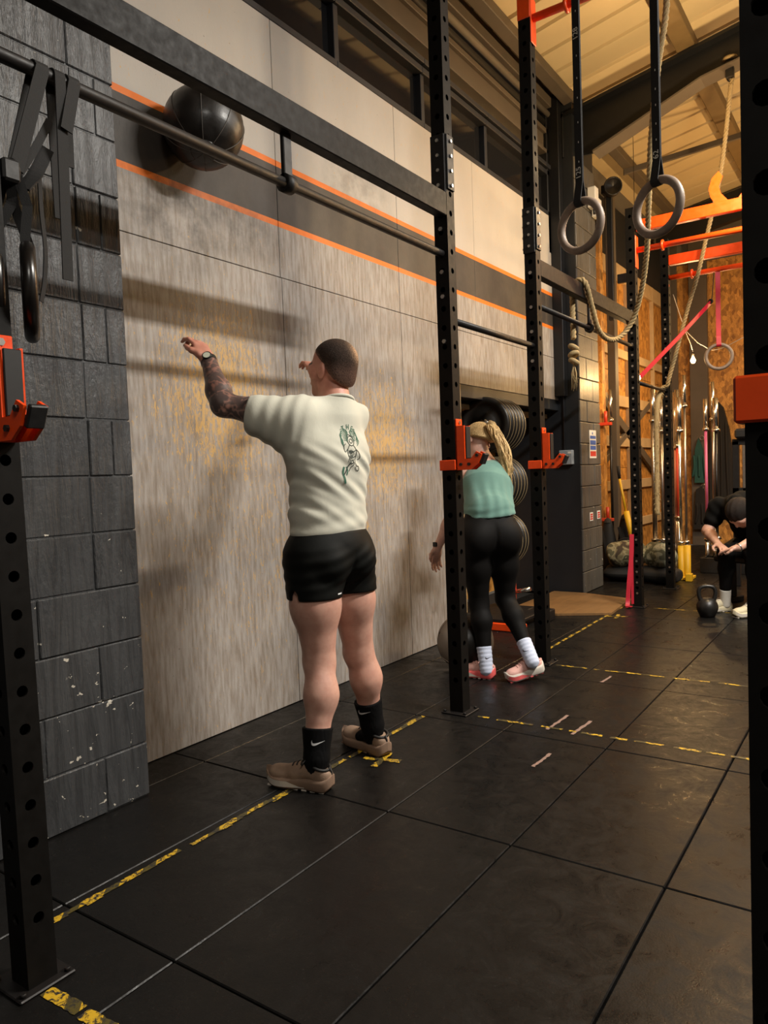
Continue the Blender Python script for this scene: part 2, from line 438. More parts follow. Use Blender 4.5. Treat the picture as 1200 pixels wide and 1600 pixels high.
part('purlin',MB().obox((-2.55,-3,rz(-2.55)),ux,(0,1,0),uz,(-.05,0,-.12),(.05,15,-.004),.006),'channel_brown',ceil)
# portal rafter with haunch at the pier line
rf=MB(); Y0=7.0
def rtop(x): return rz(x)-.20
rf.prism([(-2.66,rtop(-2.66)),(6.0,rtop(6)),(6.0,rtop(6)-.03),(-2.66,rtop(-2.66)-.03)],(1,0,0),(0,0,1),(0,1,0),(0,Y0,0),-.02,.18)
rf.prism([(-2.66,rtop(-2.66)-.03),(6,rtop(6)-.03),(6,rtop(6)-.30),(-1.35,rtop(-1.35)-.29),(-2.30,4.20),(-2.66,4.20)],(1,0,0),(0,0,1),(0,1,0),(0,Y0,0),.07,.09)
raf=struct('trim_6',rf,'rafter_steel')
part('flange',MB().prism([(-2.30,4.17),(-1.35,rtop(-1.35)-.30),(-1.35,rtop(-1.35)-.285),(-2.30,4.19)],(1,0,0),(0,0,1),(0,1,0),(0,Y0,0),-.02,.18)
     .prism([(-1.35,rtop(-1.35)-.30),(6,rtop(6)-.31),(6,rtop(6)-.295),(-1.35,rtop(-1.35)-.285)],(1,0,0),(0,0,1),(0,1,0),(0,Y0,0),-.02,.18),'channel_brown',raf)
part('stiffener',MB().box((-2.66,6.98,4.2),(-2.58,7.19,4.62),.004),'rafter_steel',raf)
rf=MB().prism([(-2.8,4.75),(6.0,rtop(6)),(6.0,rtop(6)-.28),(-2.8,4.35)],(1,0,0),(0,0,1),(0,1,0),(0,11.2,0),0,.12)
struct('trim_7',rf,'rafter_steel')
tie=MB().obox((-2.4,8.3,4.42),V((.86,.36,.19)).normalized(),V((-.36,.86,0)).normalized(),(0,0,1),(0,-.02,-.03),(4,.02,.03),.004)
struct('trim_8',tie,'channel_brown')

# far bay: boarded side wall with white rails, back wall
fl_=struct('wall_far_left',MB().box((-3.0,7.57,0),(-2.915,12.0,4.9)),'plain_wall')
for y0,y1 in ((7.57,8.8),(8.8,10.02),(10.02,11.24),(11.24,12.0)):
    for z0,z1 in ((0,1.22),(1.22,2.44),(2.44,3.80)):
        part('osb_board',MB().box((-2.915,y0+.002,z0+.002),(-2.90,y1-.002,z1-.002),.002),'osb',fl_)
for z0,z1 in ((.42,.53),(.94,1.06),(1.49,1.62),(2.0,2.14),(2.62,2.73),(3.60,3.80)):
    part('rail',MB().box((-2.90,7.6,z0),(-2.855,12.0,z1),.003),'timber_white',fl_)
for y in (9.9,11.15): part('stud',MB().box((-2.90,y,0),(-2.85,y+.05,3.8),.003),'timber_white',fl_)
part('brace',MB().obox((-2.89,8.2,2.3),(1,0,0),(0,.93,-.36),(0,.36,.93),(0,0,-.06),(.05,3.4,.06),.004),'channel_brown',fl_)
part('brace',MB().obox((-2.89,8.2,1.05),(1,0,0),(0,.93,.36),(0,-.36,.93),(0,0,-.04),(.05,3.4,.04),.004),'channel_brown',fl_)
part('upper_strip',MB().box((-2.91,7.6,3.82),(-2.88,12,4.5)),'dark_paint',fl_)
wb=struct('wall_back',MB().box((-3.0,12.02,0),(6.0,12.12,7)),'plain_wall')
for k in range(8):
    x0=-2.9+k*1.22
    for z0,z1 in ((0,2.0),(2.0,4.25)):
        part('osb_board',MB().box((x0+.002,12.0,z0+.002),(x0+1.218,12.02,z1-.002),.002),'osb',wb)
part('column',MB().box((-2.52,11.9,0),(-2.27,12.0,5.2),.006),'channel_brown',wb)
part('column',MB().box((-2.86,11.95,0),(-2.70,12.0,4.6),.006),'channel_brown',wb)
struct('wall_right',MB().box((6.0,-3.0,0),(6.1,12.0,7)),'plain_wall')
struct('wall_front',MB().box((-2.4,-3.1,0),(6.0,-3.0,7)),'plain_wall')
# ================================================================== the training rig
PIT=.0935; HR=.0142; PW=.075
def holed_face(mb, o, u, w_, z0, z1, zs, nrm, r=HR, n=12, depth=.006):
    """upright strip (width w_ along u, from z0 to z1) with round holes at heights zs, and the rims inside"""
    o=V(o); u=V(u); nrm=V(nrm); k=V((0,0,1)); zz=[z0]
    edges=[]; prev=z0
    cells=[]
    for zc in zs:
        a,b=zc-PIT/2,zc+PIT/2
        if a<z0 or b>z1: continue
        if a>prev+1e-5: cells.append((prev,a,None))
        cells.append((max(a,prev),b,zc)); prev=b
    if prev<z1: cells.append((prev,z1,None))
    for a,b,zc in cells:
        c=[o+k*a, o+u*w_+k*a, o+u*w_+k*b, o+k*b]
        if zc is None: mb.add(c,[(0,1,2,3)]); continue
        cen=o+u*(w_/2)+k*zc; outer=[]; inner=[]
        for i in range(n):
            t_=2*math.pi*(i+.5)/n; dx,dz=math.cos(t_),math.sin(t_)
            inner.append(cen+u*dx*r+k*dz*r)
            hx=w_/2; up=(b-zc) if dz>0 else (zc-a)
            s_=min(hx/max(abs(dx),1e-6), up/max(abs(dz),1e-6)); outer.append(cen+u*dx*s_+k*dz*s_)
        # exact corners: snap the nearest outer point to each corner
        for q in c:
            j=min(range(n),key=lambda i:(outer[i]-q).length); outer[j]=q
        vs=outer+inner+[p-nrm*depth for p in inner]
        fs=[]
        for i in range(n):
            j=(i+1)%n; fs.append((i,j,n+j,n+i)); fs.append((n+i,n+j,2*n+j,2*n+i))
        mb.add(vs,fs)
rig=thing('training_rig','black bolted steel training rig with orange cross bars along the grey wall','rig',(-1.84,3.2,0))
def upright(xr, yf, z1, zoff, mt='rig_steel', PW=PW):
    """xr: +X face, yf: -Y face"""
    mb=MB(); x0=xr-PW; y1=yf+PW; zs=[zoff+PIT*i for i in range(60) if zoff+PIT*i<z1-.06 and zoff+PIT*i>.1]
    holed_face(mb,(xr,yf,0),(0,1,0),PW,0,z1,zs,(1,0,0)); holed_face(mb,(x0,yf,0),(1,0,0),PW,0,z1,zs,(0,-1,0))
    mb.add([(x0,y1,0),(xr,y1,0),(xr,y1,z1),(x0,y1,z1)],[(0,1,2,3)]); mb.add([(x0,yf,0),(x0,y1,0),(x0,y1,z1),(x0,yf,z1)],[(0,1,2,3)])
    mb.add([(x0,yf,z1),(xr,yf,z1),(xr,y1,z1),(x0,y1,z1)],[(0,1,2,3)])
    up=part('upright',mb,mt,rig)
    plate=MB().box((x0-.035,yf-.035,0.0005),(xr+.035,y1+.035,.008),.003)
    for sx_ in (x0-.02,xr+.02):
        for sy_ in (yf-.02,y1+.02): plate.cyl((sx_,sy_,.008),(sx_,sy_,.018),.008,6)
    part('base_plate',plate,'black_steel',up)
    return up
ZO=.0935*.5+.03
UP=[(-1.737,.915,2.9),(-1.80,3.25,5.0),(-1.80,4.35,4.12),(-1.80,6.50,3.42),(-1.79,7.6,3.42)]
ups=[upright(x,y,z,ZO) for x,y,z in UP]
upR=upright(-.085,.905,2.9,.024,PW=.050)
# splice plates with bolts on the two middle uprights
def hexbolt(mb,p,nrm,r=.009,h=.008):
    p=V(p); nrm=V(nrm); mb.cyl(p,p+nrm*h,r,6,smooth=False)
for (x,y,z),za,zb in ((UP[1],2.60,2.885),(UP[2],2.56,2.835)):
    sp=part('splice_plate',MB().box((x,y+.006,za+.02),(x+.008,y+PW-.004,zb),.002).box((x-PW-.004,y-.008,za),(x-.002,y,zb),.002),'black_steel',rig)
    b=MB()
    for zz in np.linspace(za+.04,zb-.03,4):
        for a_ in (((x+.008,y+PW/2,zz),(1,0,0)),((x-PW/2,y-.008,zz),(0,-1,0)),((x-PW-.004,y+PW/2,zz),(-1,0,0),.007,.02)):
            b=MB(); hexbolt(b,*a_); part('bolt',b,'bolt_steel',sp)
for (x,y,z),zs in ((UP[1],(2.43,2.22,2.10,1.88)),(UP[2],(2.44,2.23,2.08,1.9))):
    for zz in zs:
        b=MB(); hexbolt(b,(x-PW/2,y,zz),(0,-1,0),.011,.008); part('bolt',b,'bolt_steel',rig)
for (x,y,z) in UP[3:]:  # steel dots on the far uprights stand in for light seen through holes
    for k in range(28):
        zz=ZO+PIT*(k+1.0)
        if zz<z-.1 and random.random()<.86:
            b=MB(); hexbolt(b,(x-PW/2,y-.0005,zz-PIT*.5),(0,-1,0),.010,.004); part('bolt',b,'bolt_steel',rig)
# long beams, pull-up bars, hangers
def beam(y0,y1,z0,z1,x=-1.80,th=.055): return part('beam',MB().box((x-th,y0,z0),(x,y1,z1),.004),'rig_steel',rig)
def pullbar(y0,y1,z,x=-1.8375,r=.0185): return part('pull_up_bar',MB().cyl((x,y0,z),(x,y1,z),r,16),'black_steel',rig)
def hanger(y,z0,z1,x=-1.8375):
    h=part('bar_hanger',MB().box((x-.010,y-.022,z0),(x+.010,y+.022,z1),.003).lathe((x,y-.022,z0),(0,1,0),[(.0185,0),(.034,0),(.034,.044),(.0185,.044)],16),'black_steel',rig)
beam(-1.4,3.25,2.487,2.603); pullbar(-1.4,3.25,2.31); hanger(2.115,2.31,2.49); hanger(.6,2.31,2.49)
pullbar(3.32,4.35,1.995,r=.017)
beam(4.425,6.5,2.428,2.532); pullbar(4.425,6.5,2.255,r=.017); hanger(5.42,2.255,2.43)
pullbar(6.575,7.6,1.957,r=.016); 
# orange cross bars running out from the wall side
def cross(y,z,beamz=None,x1=-.06,r=.024,zc0=None,zc1=None,x0=-1.80):
    part('cross_bar',MB().cyl((x0,y,z),(x1,y,z),r,14),'orange_steel',rig)
    part('end_plate',MB().box((x0,y-.035,z-.15),(x0+.008,y+.045,z+.12),.003),'orange_steel',rig)
    for xx in (x0+.22,x0+.9): part('grip_ring',MB().lathe((xx,y,z),(1,0,0),[(r,-.008),(.045,-.008),(.045,.008),(r,.008)],16),'orange_steel',rig)
cross(4.388,3.965); part('corner_cap',MB().box((-1.879,4.346,3.96),(-1.796,4.429,4.125),.004),'orange_steel',rig)
cross(6.538,3.065); cross(7.638,3.05)
part('cross_beam',MB().box((-1.79,6.51,3.215),(-.06,6.565,3.31),.004),'orange_steel',rig)
part('cross_beam',MB().box((-1.79,7.61,3.165),(-.06,7.665,3.26),.004),'orange_steel',rig)
part('cross_beam',MB().box((-.19,6.51,3.07),(-.15,6.56,3.215),.003),'orange_steel',rig)
# cut-out horns standing on the orange beam
def horn(x,sgn):
    pts=[(0,0),(.10,0),(.045,.07),(.03,.13),(.06,.20),(.03,.245),(-.02,.20),(-.045,.12),(-.03,.05)]
    part('horn',MB().prism([(sgn*a,b) for a,b in pts],(1,0,0),(0,0,1),(0,1,0),(x,6.535,3.31),-.006,.006),'orange_steel',rig)
horn(-1.17,1); horn(-.90,-1)

# ------------------------------------------------------------------ bar hooks hung on the uprights
def hook(label, xr, yf, z, scale=1.0, PW=PW):
    """orange hook on the upright whose +X face is xr and -Y face yf; z: its lowest edge"""
    h=thing('bar_hook',label,'hook',(xr,yf,z),'orange bar hooks on the uprights')
    s=scale; t0=PW*.5+.018
    poly=[(.004,0),(.085,0),(.125,.03),(.145,.075),(.115,.09),(.085,.055),(.052,.055),(.052,.22),(.004,.22)]
    poly=[(a*s,b*s) for a,b in poly]
    for k,yy in enumerate((yf+PW*.5-.030,yf+PW*.5+.022)):
        part('side_plate',MB().prism(poly,(1,0,0),(0,0,1),(0,1,0),(xr,0,z),yy,yy+.008),'orange_steel',h)
    part('back_plate',MB().box((xr+.001,yf+PW*.5-.03,z+.0),(xr+.010,yf+PW*.5+.03,z+.255),.002),'orange_steel',h)
    part('wrap',MB().box((xr-PW-.010,yf-.010,z),(xr+.006,yf-.001,z+.052),.003).box((xr-PW-.010,yf-.002,z),(xr-PW-.001,yf+PW*.7,z+.052),.003),'orange_steel',h)
    part('liner',MB().box((xr+.052,yf+PW*.5-.022,z+.05),(xr+.060,yf+PW*.5+.022,z+.215),.002)
         .box((xr+.052,yf+PW*.5-.022,z+.05),(xr+.092,yf+PW*.5+.022,z+.060),.002)
         .obox((xr+.128,yf+PW*.5-.022,z+.028),V((.42,0,.9)).normalized(),(0,1,0),V((-.9,0,.42)).normalized(),(0,0,-.012),(.055,.044,.004),.003),'rubber_black',h)
    for a,b in ((.03,.028),(.075,.028),(.12,.07)):
        bb=MB(); hexbolt(bb,(xr+a,yf+PW*.5-.030,z+b),(0,-1,0),.0085,.008); part('bolt',bb,'black_iron',h)
    bb=MB(); hexbolt(bb,(xr+.010,yf+PW*.5,z+.238),(1,0,0),.010,.004); part('bolt',bb,'bolt_steel',h)
    return h
hkL=hook('orange steel bar hook on the upright nearest the dark block wall',-1.737,.915,1.335)
hkL.location.x-=.018
for v_ in ups[0].data.vertices: v_.co.x+=.0097-.021*(v_.co.z+rig.location.z)   # this upright is out of plumb
hook('orange steel bar hook on the upright in front of the woman\'s head',-1.80,3.25,1.238)
hook('orange steel bar hook on the upright beside the stacked weight plates',-1.80,4.35,1.232)
hook('large orange bar hook band on the closest upright at the right edge',-.085,.905,1.264,1.0,.050)
# ------------------------------------------------------------------ lamps of the hall
simple('lamp_housing','#c8c8c8',.5)
def emis(name,c,st):
    t=NT(name); t.b.inputs['Emission Color'].default_value=(*c,1); t.b.inputs['Emission Strength'].default_value=st; t.col(c)
emis('lamp_glow',WARM,6); emis('bulb_glow',AMBER,40)
lamp_where=['over the middle of the hall','over the far end of the hall','added over the near end of the hall, behind the camera']
for i,(x,y,z,ln,wt,wu,cc) in enumerate(LAMPS):
    h=thing('batten_light','long ceiling batten light '+lamp_where[i],'light',(x,y,z),'batten lights under the roof')
    part('housing',MB().box((x-.115,y-ln/2,z),(x+.115,y+ln/2,z+.06),.006),'lamp_housing',h)
    part('diffuser',MB().box((x-.105,y-ln/2+.02,z-.012),(x+.105,y+ln/2-.02,z),.004),'lamp_glow',h)
    for s in (-.4,.4): part('hanger',MB().cyl((x,y+s*ln,z+.06),(x,y+s*ln,rz(x)-.02),.004,6),'bare_steel',h)
    lo=light('batten_lamp','AREA',(0,0,-.02),wt,cc,.20,ln-.05); lo.parent=h
    lo=light('ceiling_fill','AREA',(0,0,.075),wu,cc,.09,ln-.05,(math.pi,0,0)); lo.parent=h  # upward light added to brighten the ceiling
# bare bulbs on cords in the far bay
def pendant(label,p,cord,watts,cc=AMBER):
    g=thing('pendant_bulb',label,'light',(p[0],p[1],p[2]),'bare bulbs on cords'); x,y,z=p
    part('bulb',MB().lathe((x,y,z),(0,0,1),[(.0001,0),(.02,.006),(.03,.03),(.028,.05),(.014,.075),(.013,.085)],18),'bulb_glow',g)
    part('socket',MB().cyl((x,y,z+.083),(x,y,z+.14),.016,12),'pipe_dark',g)
    part('cord',MB().cyl((x,y,z+.14),(x,y,rz(x)-.02 if cord is None else cord),.003,6),'pipe_dark',g)
    for dy in (-.075,.075):
        lo=light('bulb_lamp','POINT',(0,dy,.03),watts/2,cc,.03); lo.parent=g
for q in PEND: pendant(*q)
# ================================================================== loose equipment
simple('strap_black','#0e0c0b',.8,0,90,.3,.15,300); simple('strap_red','#b3142c',.55,0,60,.15); simple('print_white','#cfcabf',.6)
t=NT('ring_wood'); n=t.noise(t.pos((1,1,1)),22,5,.6,.8); t.col(t.mix(n,rgb('#5b4a40'),rgb('#96826f'))); t.rough(.5)
simple('ring_black','#14110f',.28,0,20,.2)
t=NT('rope_fibre'); n=t.noise(t.pos((1,1,1)),120,4,.7); t.col(t.mix(n,rgb('#6f5d3e'),rgb('#bba273'))); t.rough(.85); t.bump(n,.5,.003)
t=NT('leather_black'); n=t.noise(t.pos(),18,5,.6); t.col(t.mix(n,rgb('#0e0c0b'),rgb('#26211d'))); t.rough(t.ramp(n,[(.3,.28),(.7,.48)])); t.bump(t.noise(t.pos(),160,3),.15,.002)
simple('leather_tan','#85776a',.5,0,16,.2); simple('seam_grey','#4a443e',.6)
t=NT('camo'); n=t.noise(t.pos(),9,2,.5,.6); t.col(t.ramp(n,[(.38,rgb('#3a2f22')),(.47,rgb('#6e6448')),(.55,rgb('#8b8365')),(.62,rgb('#4c4a35'))],'CONSTANT')); t.rough(.85)
t=NT('camo_green'); n=t.noise(t.pos(),10,2,.5,.8); t.col(t.ramp(n,[(.40,rgb('#4d4c38')),(.48,rgb('#80806a')),(.56,rgb('#a09a80')),(.63,rgb('#54553f'))],'CONSTANT')); t.rough(.8)
simple('bag_dark','#0d0c0b',.7,0,8,.3); simple('yellow_paint','#d3a51e',.5,0,9,.2); simple('pink_paint','#c75f86',.4,0,9,.1)
simple('red_paint','#c23b22',.45,0,9,.15); simple('salmon_paint','#d8907c',.5,0,9,.15); simple('cloth_green','#1f4a44',.85,0,12,.2); simple('cloth_black','#1a1613',.85,0,8,.3)
simple('sign_white','#d8d6d0',.5); simple('sign_blue','#3a5fae',.5); simple('sign_red','#c2372e',.5); simple('box_grey','#8d9194',.45,0,5,.1)
simple('tape_marks','#7f665b',.7,0,60,.4); simple('glass_bulb','#ffd9a0',.2)
t=NT('tape_yellow'); n=t.noise(t.pos((1,1,1)),55,5,.75,.6); w_=t.math('SINE',t.math('MULTIPLY',t.math('ADD',t.sep(t.pos())[1],t.sep(t.pos())[0]),46.0))
c=t.mix(t.math('GREATER_THAN',w_,.35),rgb('#c29c22'),rgb('#4d431a')); t.col(t.mix(t.ramp(n,[(.47,0),(.56,1)]),c,(.02,.018,.016))); t.rough(.5)

def text_mesh(txt,size,o,ux,uy,th=.0006):
    cu=bpy.data.curves.new('t','FONT'); cu.body=txt; cu.size=size; cu.align_x='CENTER'; cu.align_y='CENTER'; cu.extrude=th
    ob=bpy.data.objects.new('t',cu); COL.objects.link(ob); dg=bpy.context.evaluated_depsgraph_get(); me=bpy.data.meshes.new_from_object(ob.evaluated_get(dg))
    ux=V(ux).normalized(); uy=V(uy).normalized(); uz=ux.cross(uy); o=V(o); mb=MB()
    mb.add([o+ux*v.co.x+uy*v.co.y+uz*v.co.z for v in me.vertices],[list(p.vertices) for p in me.polygons])
    bpy.data.objects.remove(ob); bpy.data.curves.remove(cu); bpy.data.meshes.remove(me); return mb
def spline(pts,n):
    pts=[V(p) for p in pts]; out=[]; N=len(pts)
    for i in range(N-1):
        p0=pts[max(i-1,0)]; p1=pts[i]; p2=pts[i+1]; p3=pts[min(i+2,N-1)]
        for k in range(n):
            t_=k/n; out.append(.5*((2*p1)+(p2-p0)*t_+(2*p0-5*p1+4*p2-p3)*t_**2+(3*p1-p0-3*p2+p3)*t_**3))
    return out+[pts[-1]]
def resample(pts,step):
    out=[pts[0]]; acc=0
    for a,b in zip(pts[:-1],pts[1:]):
        l=(b-a).length; d=step-acc
        while d<=l: out.append(a+(b-a)*(d/l)); d+=step
        acc=(acc+l)%step
    return out+[pts[-1]]
def rope_mesh(pts,R=.017,pitch=.085):
    pts=resample(spline(pts,12),pitch/9); mb=MB(); N=len(pts)
    u=None; fr=[]
    for i in range(N):
        t_=(pts[min(i+1,N-1)]-pts[max(i-1,0)]).normalized()
        if u is None: u=t_.orthogonal().normalized()
        u=(u-t_*u.dot(t_)).normalized(); fr.append((u.copy(),t_.cross(u)))
    for s_ in range(3):
        path=[]
        for i in range(N):
            a=2*math.pi*(i/9+s_/3); path.append(pts[i]+(fr[i][0]*math.cos(a)+fr[i][1]*math.sin(a))*R*.52)
        mb.tube(path,R*.56,6)
    return mb

# ---- ball thrown at the wall and ball waiting on the floor
def ball(name,label,c,r,mt,alt=None,tilt=(0,.3,1)):
    b=thing(name,label,'ball',(c[0],c[1],c[2]-r))
    ax=V(tilt).normalized(); prof=[(r*math.sin(math.pi*i/28)*(.985 if i in (10,18) else 1),-r*math.cos(math.pi*i/28)) for i in range(29)]
    part('body',MB().lathe(c,ax,prof,40),mt,b)
    u=ax.orthogonal().normalized(); w2=ax.cross(u)
    for k in range(4):
        nn=u*math.cos(k*math.pi/4)+w2*math.sin(k*math.pi/4)
        part('seam',MB().torus(c,nn,r*1.001,.0022,48,5),'seam_grey' if alt is None else 'leather_black',b)
    part('end_patch',MB().lathe(c,ax,[(0.0001,r*1.012),(r*.3,r*.965),(r*.33,r*.94),(r*.30,r*.93)],24),'leather_black',b)
    part('rim',MB().torus(V(c)-ax*r*.80,ax,r*.6,.006,32,6),mt if alt is None else alt,b)
    if alt:
        part('panel',MB().lathe(c,u,[(r*1.006*math.sin(a),-r*1.006*math.cos(a)) for a in np.linspace(.05,1.05,10)],32),alt,b)
        part('panel',MB().lathe(c,-u,[(r*1.006*math.sin(a),-r*1.006*math.cos(a)) for a in np.linspace(.05,1.05,10)],32),alt,b)
    return b
ball('wall_ball','black leather medicine ball high against the grey wall above the orange line',(-2.522,2.355,2.80),.177,'leather_black',None,(.35,-.35,-.8))
ball('medicine_ball','tan and black medicine ball on the floor at the woman\'s feet',(-2.20,4.03,.176),.175,'leather_black','leather_tan',(.3,.2,.9))

# ---- wooden gymnastic rings on numbered straps
def ring(label,c,az,R,r,strap_mt,ring_mt,ztop,texts=(),sw=.036,group='gymnastic rings',xy=None):
    g=thing('gym_ring',label,'gym ring',(c[0],c[1],c[2]-R-r),group)
    nn=V((math.cos(az),math.sin(az),0)); sd=V((-nn.y,nn.x,0))
    part('ring',MB().torus(c,nn,R,r,56,14),ring_mt,g)
    top=V(c)+V((0,0,R)); 
    xt=V((xy[0],xy[1],ztop)) if xy else V((c[0],c[1],ztop))
    st=MB(); lp=[]
    for k in range(9):
        a=math.pi*k/8; lp.append(top+nn*(r+.003)*math.cos(a)-V((0,0,1))*(r+.003)*math.sin(a))
    up=top+V((0,0,.08)); 
    st.ribbon([xt+nn*.002,up+nn*.003]+lp+[up-nn*.003,xt-nn*.002],sd,sw,.0028)
    s_=part('strap',st,strap_mt,g)
    d=(xt-up).normalized(); fn=V((0,-1,0)) 
    f=nn if nn.y<0 else -nn
    for txt,zz in texts:
        p=up+d*((zz-up.z)/d.z)+f*.0052
        part('printed_number' if txt!='-' else 'printed_mark',text_mesh(txt,.034 if txt!='-' else .03,p,d,f.cross(d)),'print_white',s_)
    return g
ring('wooden gymnastic ring, the left one of the near pair on black straps',(-1.075,3.088,2.238),math.radians(72+180),.100,.0165,'strap_black','ring_wood',4.6,
     [('128',3.02),('-',2.93),('-',2.84),('-',2.76),('-',2.66),('-',2.58),('-',2.50),('125',2.455),('-',2.37),('-',3.2),('-',3.11)])
ring('wooden gymnastic ring, the right one of the near pair on black straps',(-.743,3.012,2.217),math.radians(66+180),.1,.0165,'strap_black','ring_wood',4.6,
     [('62',2.415),('-',2.47),('-',2.53),('-',2.60),('-',2.66),('-',2.73)])
ring('wooden gymnastic ring on a red strap in front of the far chipboard wall',(-1.353,7.638,2.235),math.radians(-75),.113,.017,'strap_red','ring_wood',3.03,(),.042)
# ---- black rings and tangled straps on the bar at the left edge
for c,lab in (((-1.86,1.015,1.722),'black gymnastic ring hanging edge-on beside the near upright, the left one'),((-1.815,1.075,1.722),'black gymnastic ring hanging edge-on beside the near upright, the right one')):
    g=thing('gym_ring',lab,'gym ring',(c[0],c[1],c[2]-.13),'black rings at the left edge')
    vd=V((c[0],c[1],0)).normalized(); nn=V((-vd.y,vd.x,0))
    part('ring',MB().torus(c,nn,.108,.0185,48,14),'ring_black',g)
    kn=V((-1.80,1.045,2.02)); top=V(c)+V((0,0,.127))
    part('strap',MB().ribbon([kn,(kn*.5+top*.5)+V((.01,.012,0)),top+nn*.004+vd*-.02,top-V((0,0,.045))-vd*.02],nn,.024,.003),'strap_black',g)
    part('strap',MB().ribbon([kn-V((.0,.02,0)),(kn*.5+top*.5)-V((.01,.012,0)),top-nn*.004+vd*.02,top-V((0,0,.045))+vd*.02],nn,.024,.003),'strap_black',g)
XB=-1.8375; Zb=2.31
def over(y,front_end,back_end,w_,side=(0,1,0)):
    pts=[V(front_end)]
    for k in range(9):
        a=math.pi*k/8; pts.append(V((XB+.022*math.cos(a),y,Zb+.022*math.sin(a))))
    return pts+[V(back_end)]
s1=thing('webbing_strap','straight black webbing strap hanging down over the bar by the block wall','strap',(XB,1.2,1.77),'straps on the left bar')
part('webbing',MB().ribbon(over(1.195,(XB+.022,1.185,1.775),(XB-.022,1.20,1.95),.04),(0,1,0),.030,.004),'strap_black',s1)
part('loop',MB().ribbon(over(1.237,(XB+.03,1.200,2.17),(XB-.022,1.235,2.1),.04),(0,1,0),.034,.004),'strap_black',s1)
s2=thing('webbing_strap','black webbing strap slanting from the bar to the knot of the black rings','strap',(XB,1.1,1.72),'straps on the left bar')
part('webbing',MB().ribbon(over(1.146,(-1.80,1.05,2.02),(-1.87,1.08,2.04),.04),(0,1,0),.036,.004),'strap_black',s2)
part('webbing',MB().ribbon(spline([(-1.85,1.18,2.20),(-1.83,1.12,2.10),(-1.80,1.05,2.0)],6),(0,1,.2),.020,.004),'strap_black',s2)
part('webbing',MB().ribbon(spline([(-1.845,1.165,2.12),(-1.83,1.12,2.04),(-1.81,1.07,1.98)],6),(0,.8,.6),.034,.006),'strap_black',s2)
part('loose_end',MB().ribbon(spline([(-1.84,1.135,2.06),(-1.84,1.135,1.95),(-1.835,1.137,1.85),(-1.835,1.13,1.77),(-1.835,1.117,1.71)],6),(-.3,1,0),.014,.003),'strap_black',s2)
part('buckle',MB().box((-1.83,1.0,1.975),(-1.77,1.045,2.03),.006).torus((-1.80,1.04,2.015),(0,1,.3),.022,.006,20,8),'rubber_black',s2)

# ---- climbing ropes
P1=[(-1.0,4.45,5.1),(-1.050,4.575,4.093),(-1.100,4.760,3.991),(-1.170,4.843,3.717),(-1.230,4.942,3.506),(-1.300,5.101,3.263),(-1.380,5.336,2.974),(-1.460,5.570,2.738),(-1.550,5.752,2.536),(-1.640,5.857,2.366),(-1.720,5.821,2.240),(-1.770,5.677,2.194),(-1.780,5.457,2.232),(-1.780,5.312,2.381),(-1.778,5.212,2.50),(-1.80,5.192,2.552),(-1.83,5.19,2.556),(-1.872,5.19,2.53),(-1.878,5.185,2.35),(-1.875,5.18,2.15)]
P1[0]=(-1.0,4.40,4.95); 
P1=[P1[0],(-1.03,4.55,4.45)]+P1[2:]
rp=thing('climbing_rope','thick climbing rope looped over the black rig beam behind the rings','rope',(-1.5,5.2,1.85),'climbing ropes')
part('rope',rope_mesh(P1,.0195,.10),'rope_fibre',rp)
kn=MB()
for k,(dz,rr) in enumerate(((0,.034),(.05,.040),(.10,.034))):
    kn.torus((-1.876,5.18,1.99+dz),(.4*(-1)**k,.25,.85),.026,.017,20,8)
part('knot',kn,'rope_fibre',rp)
fr_=MB()
for k in range(14): fr_.tube([(-1.876,5.18,1.98),(-1.876+random.uniform(-.02,.02),5.18+random.uniform(-.02,.02),1.90),(-1.876+random.uniform(-.025,.025),5.18+random.uniform(-.025,.025),random.uniform(1.78,1.86))],.0028,4)
part('frayed_end',fr_,'rope_fibre',rp,kind='stuff')
P2=[(-1.128,7.090,4.46),(-1.168,7.120,4.165),(-1.227,7.200,3.855),(-1.301,7.300,3.598),(-1.390,7.380,3.326),(-1.492,7.450,2.984),(-1.592,7.500,2.713),(-1.697,7.500,2.336),(-1.775,7.505,2.071),(-1.80,7.52,1.995),(-1.838,7.52,1.985),(-1.864,7.50,1.95)]
rp=thing('climbing_rope','climbing rope hung from the dark rafter, its frayed end trailing over a far bar','rope',(-1.5,7.3,.6),'climbing ropes')
part('rope',rope_mesh(P2,.019,.10),'rope_fibre',rp)
part('spliced_eye',rope_mesh([(-1.118,7.09,4.50),(-1.15,7.10,4.30),(-1.178,7.125,4.10)],.017,.09),'rope_fibre',rp)
part('bracket',MB().box((-1.165,7.05,4.50),(-1.10,7.11,4.68),.006).torus((-1.13,7.085,4.50),(0,1,0),.022,.006,20,8),'black_iron',rp)
part('lashing',MB().torus((-1.13,7.08,4.66),(0,0,1),.045,.018,20,8),'rope_fibre',rp)
fr_=MB(); base=[V(p) for p in ((-1.864,7.50,1.95),(-1.875,7.42,1.76),(-1.88,7.40,1.27),(-1.88,7.38,.75))]
bs=spline(base,10)
fr_.tube(bs,[.026]*len(bs),8)
for k in range(260):
    p=bs[random.randrange(len(bs)-1)]; a=random.uniform(0,6.28); d=V((math.cos(a),math.sin(a),random.uniform(-.9,.2)))
    fr_.tube([p+d*.02,p+d*random.uniform(.03,.045)+V((0,0,-.02))],[.003,.001],4)
part('frayed_end',fr_,'rope_fibre',rp,kind='stuff')

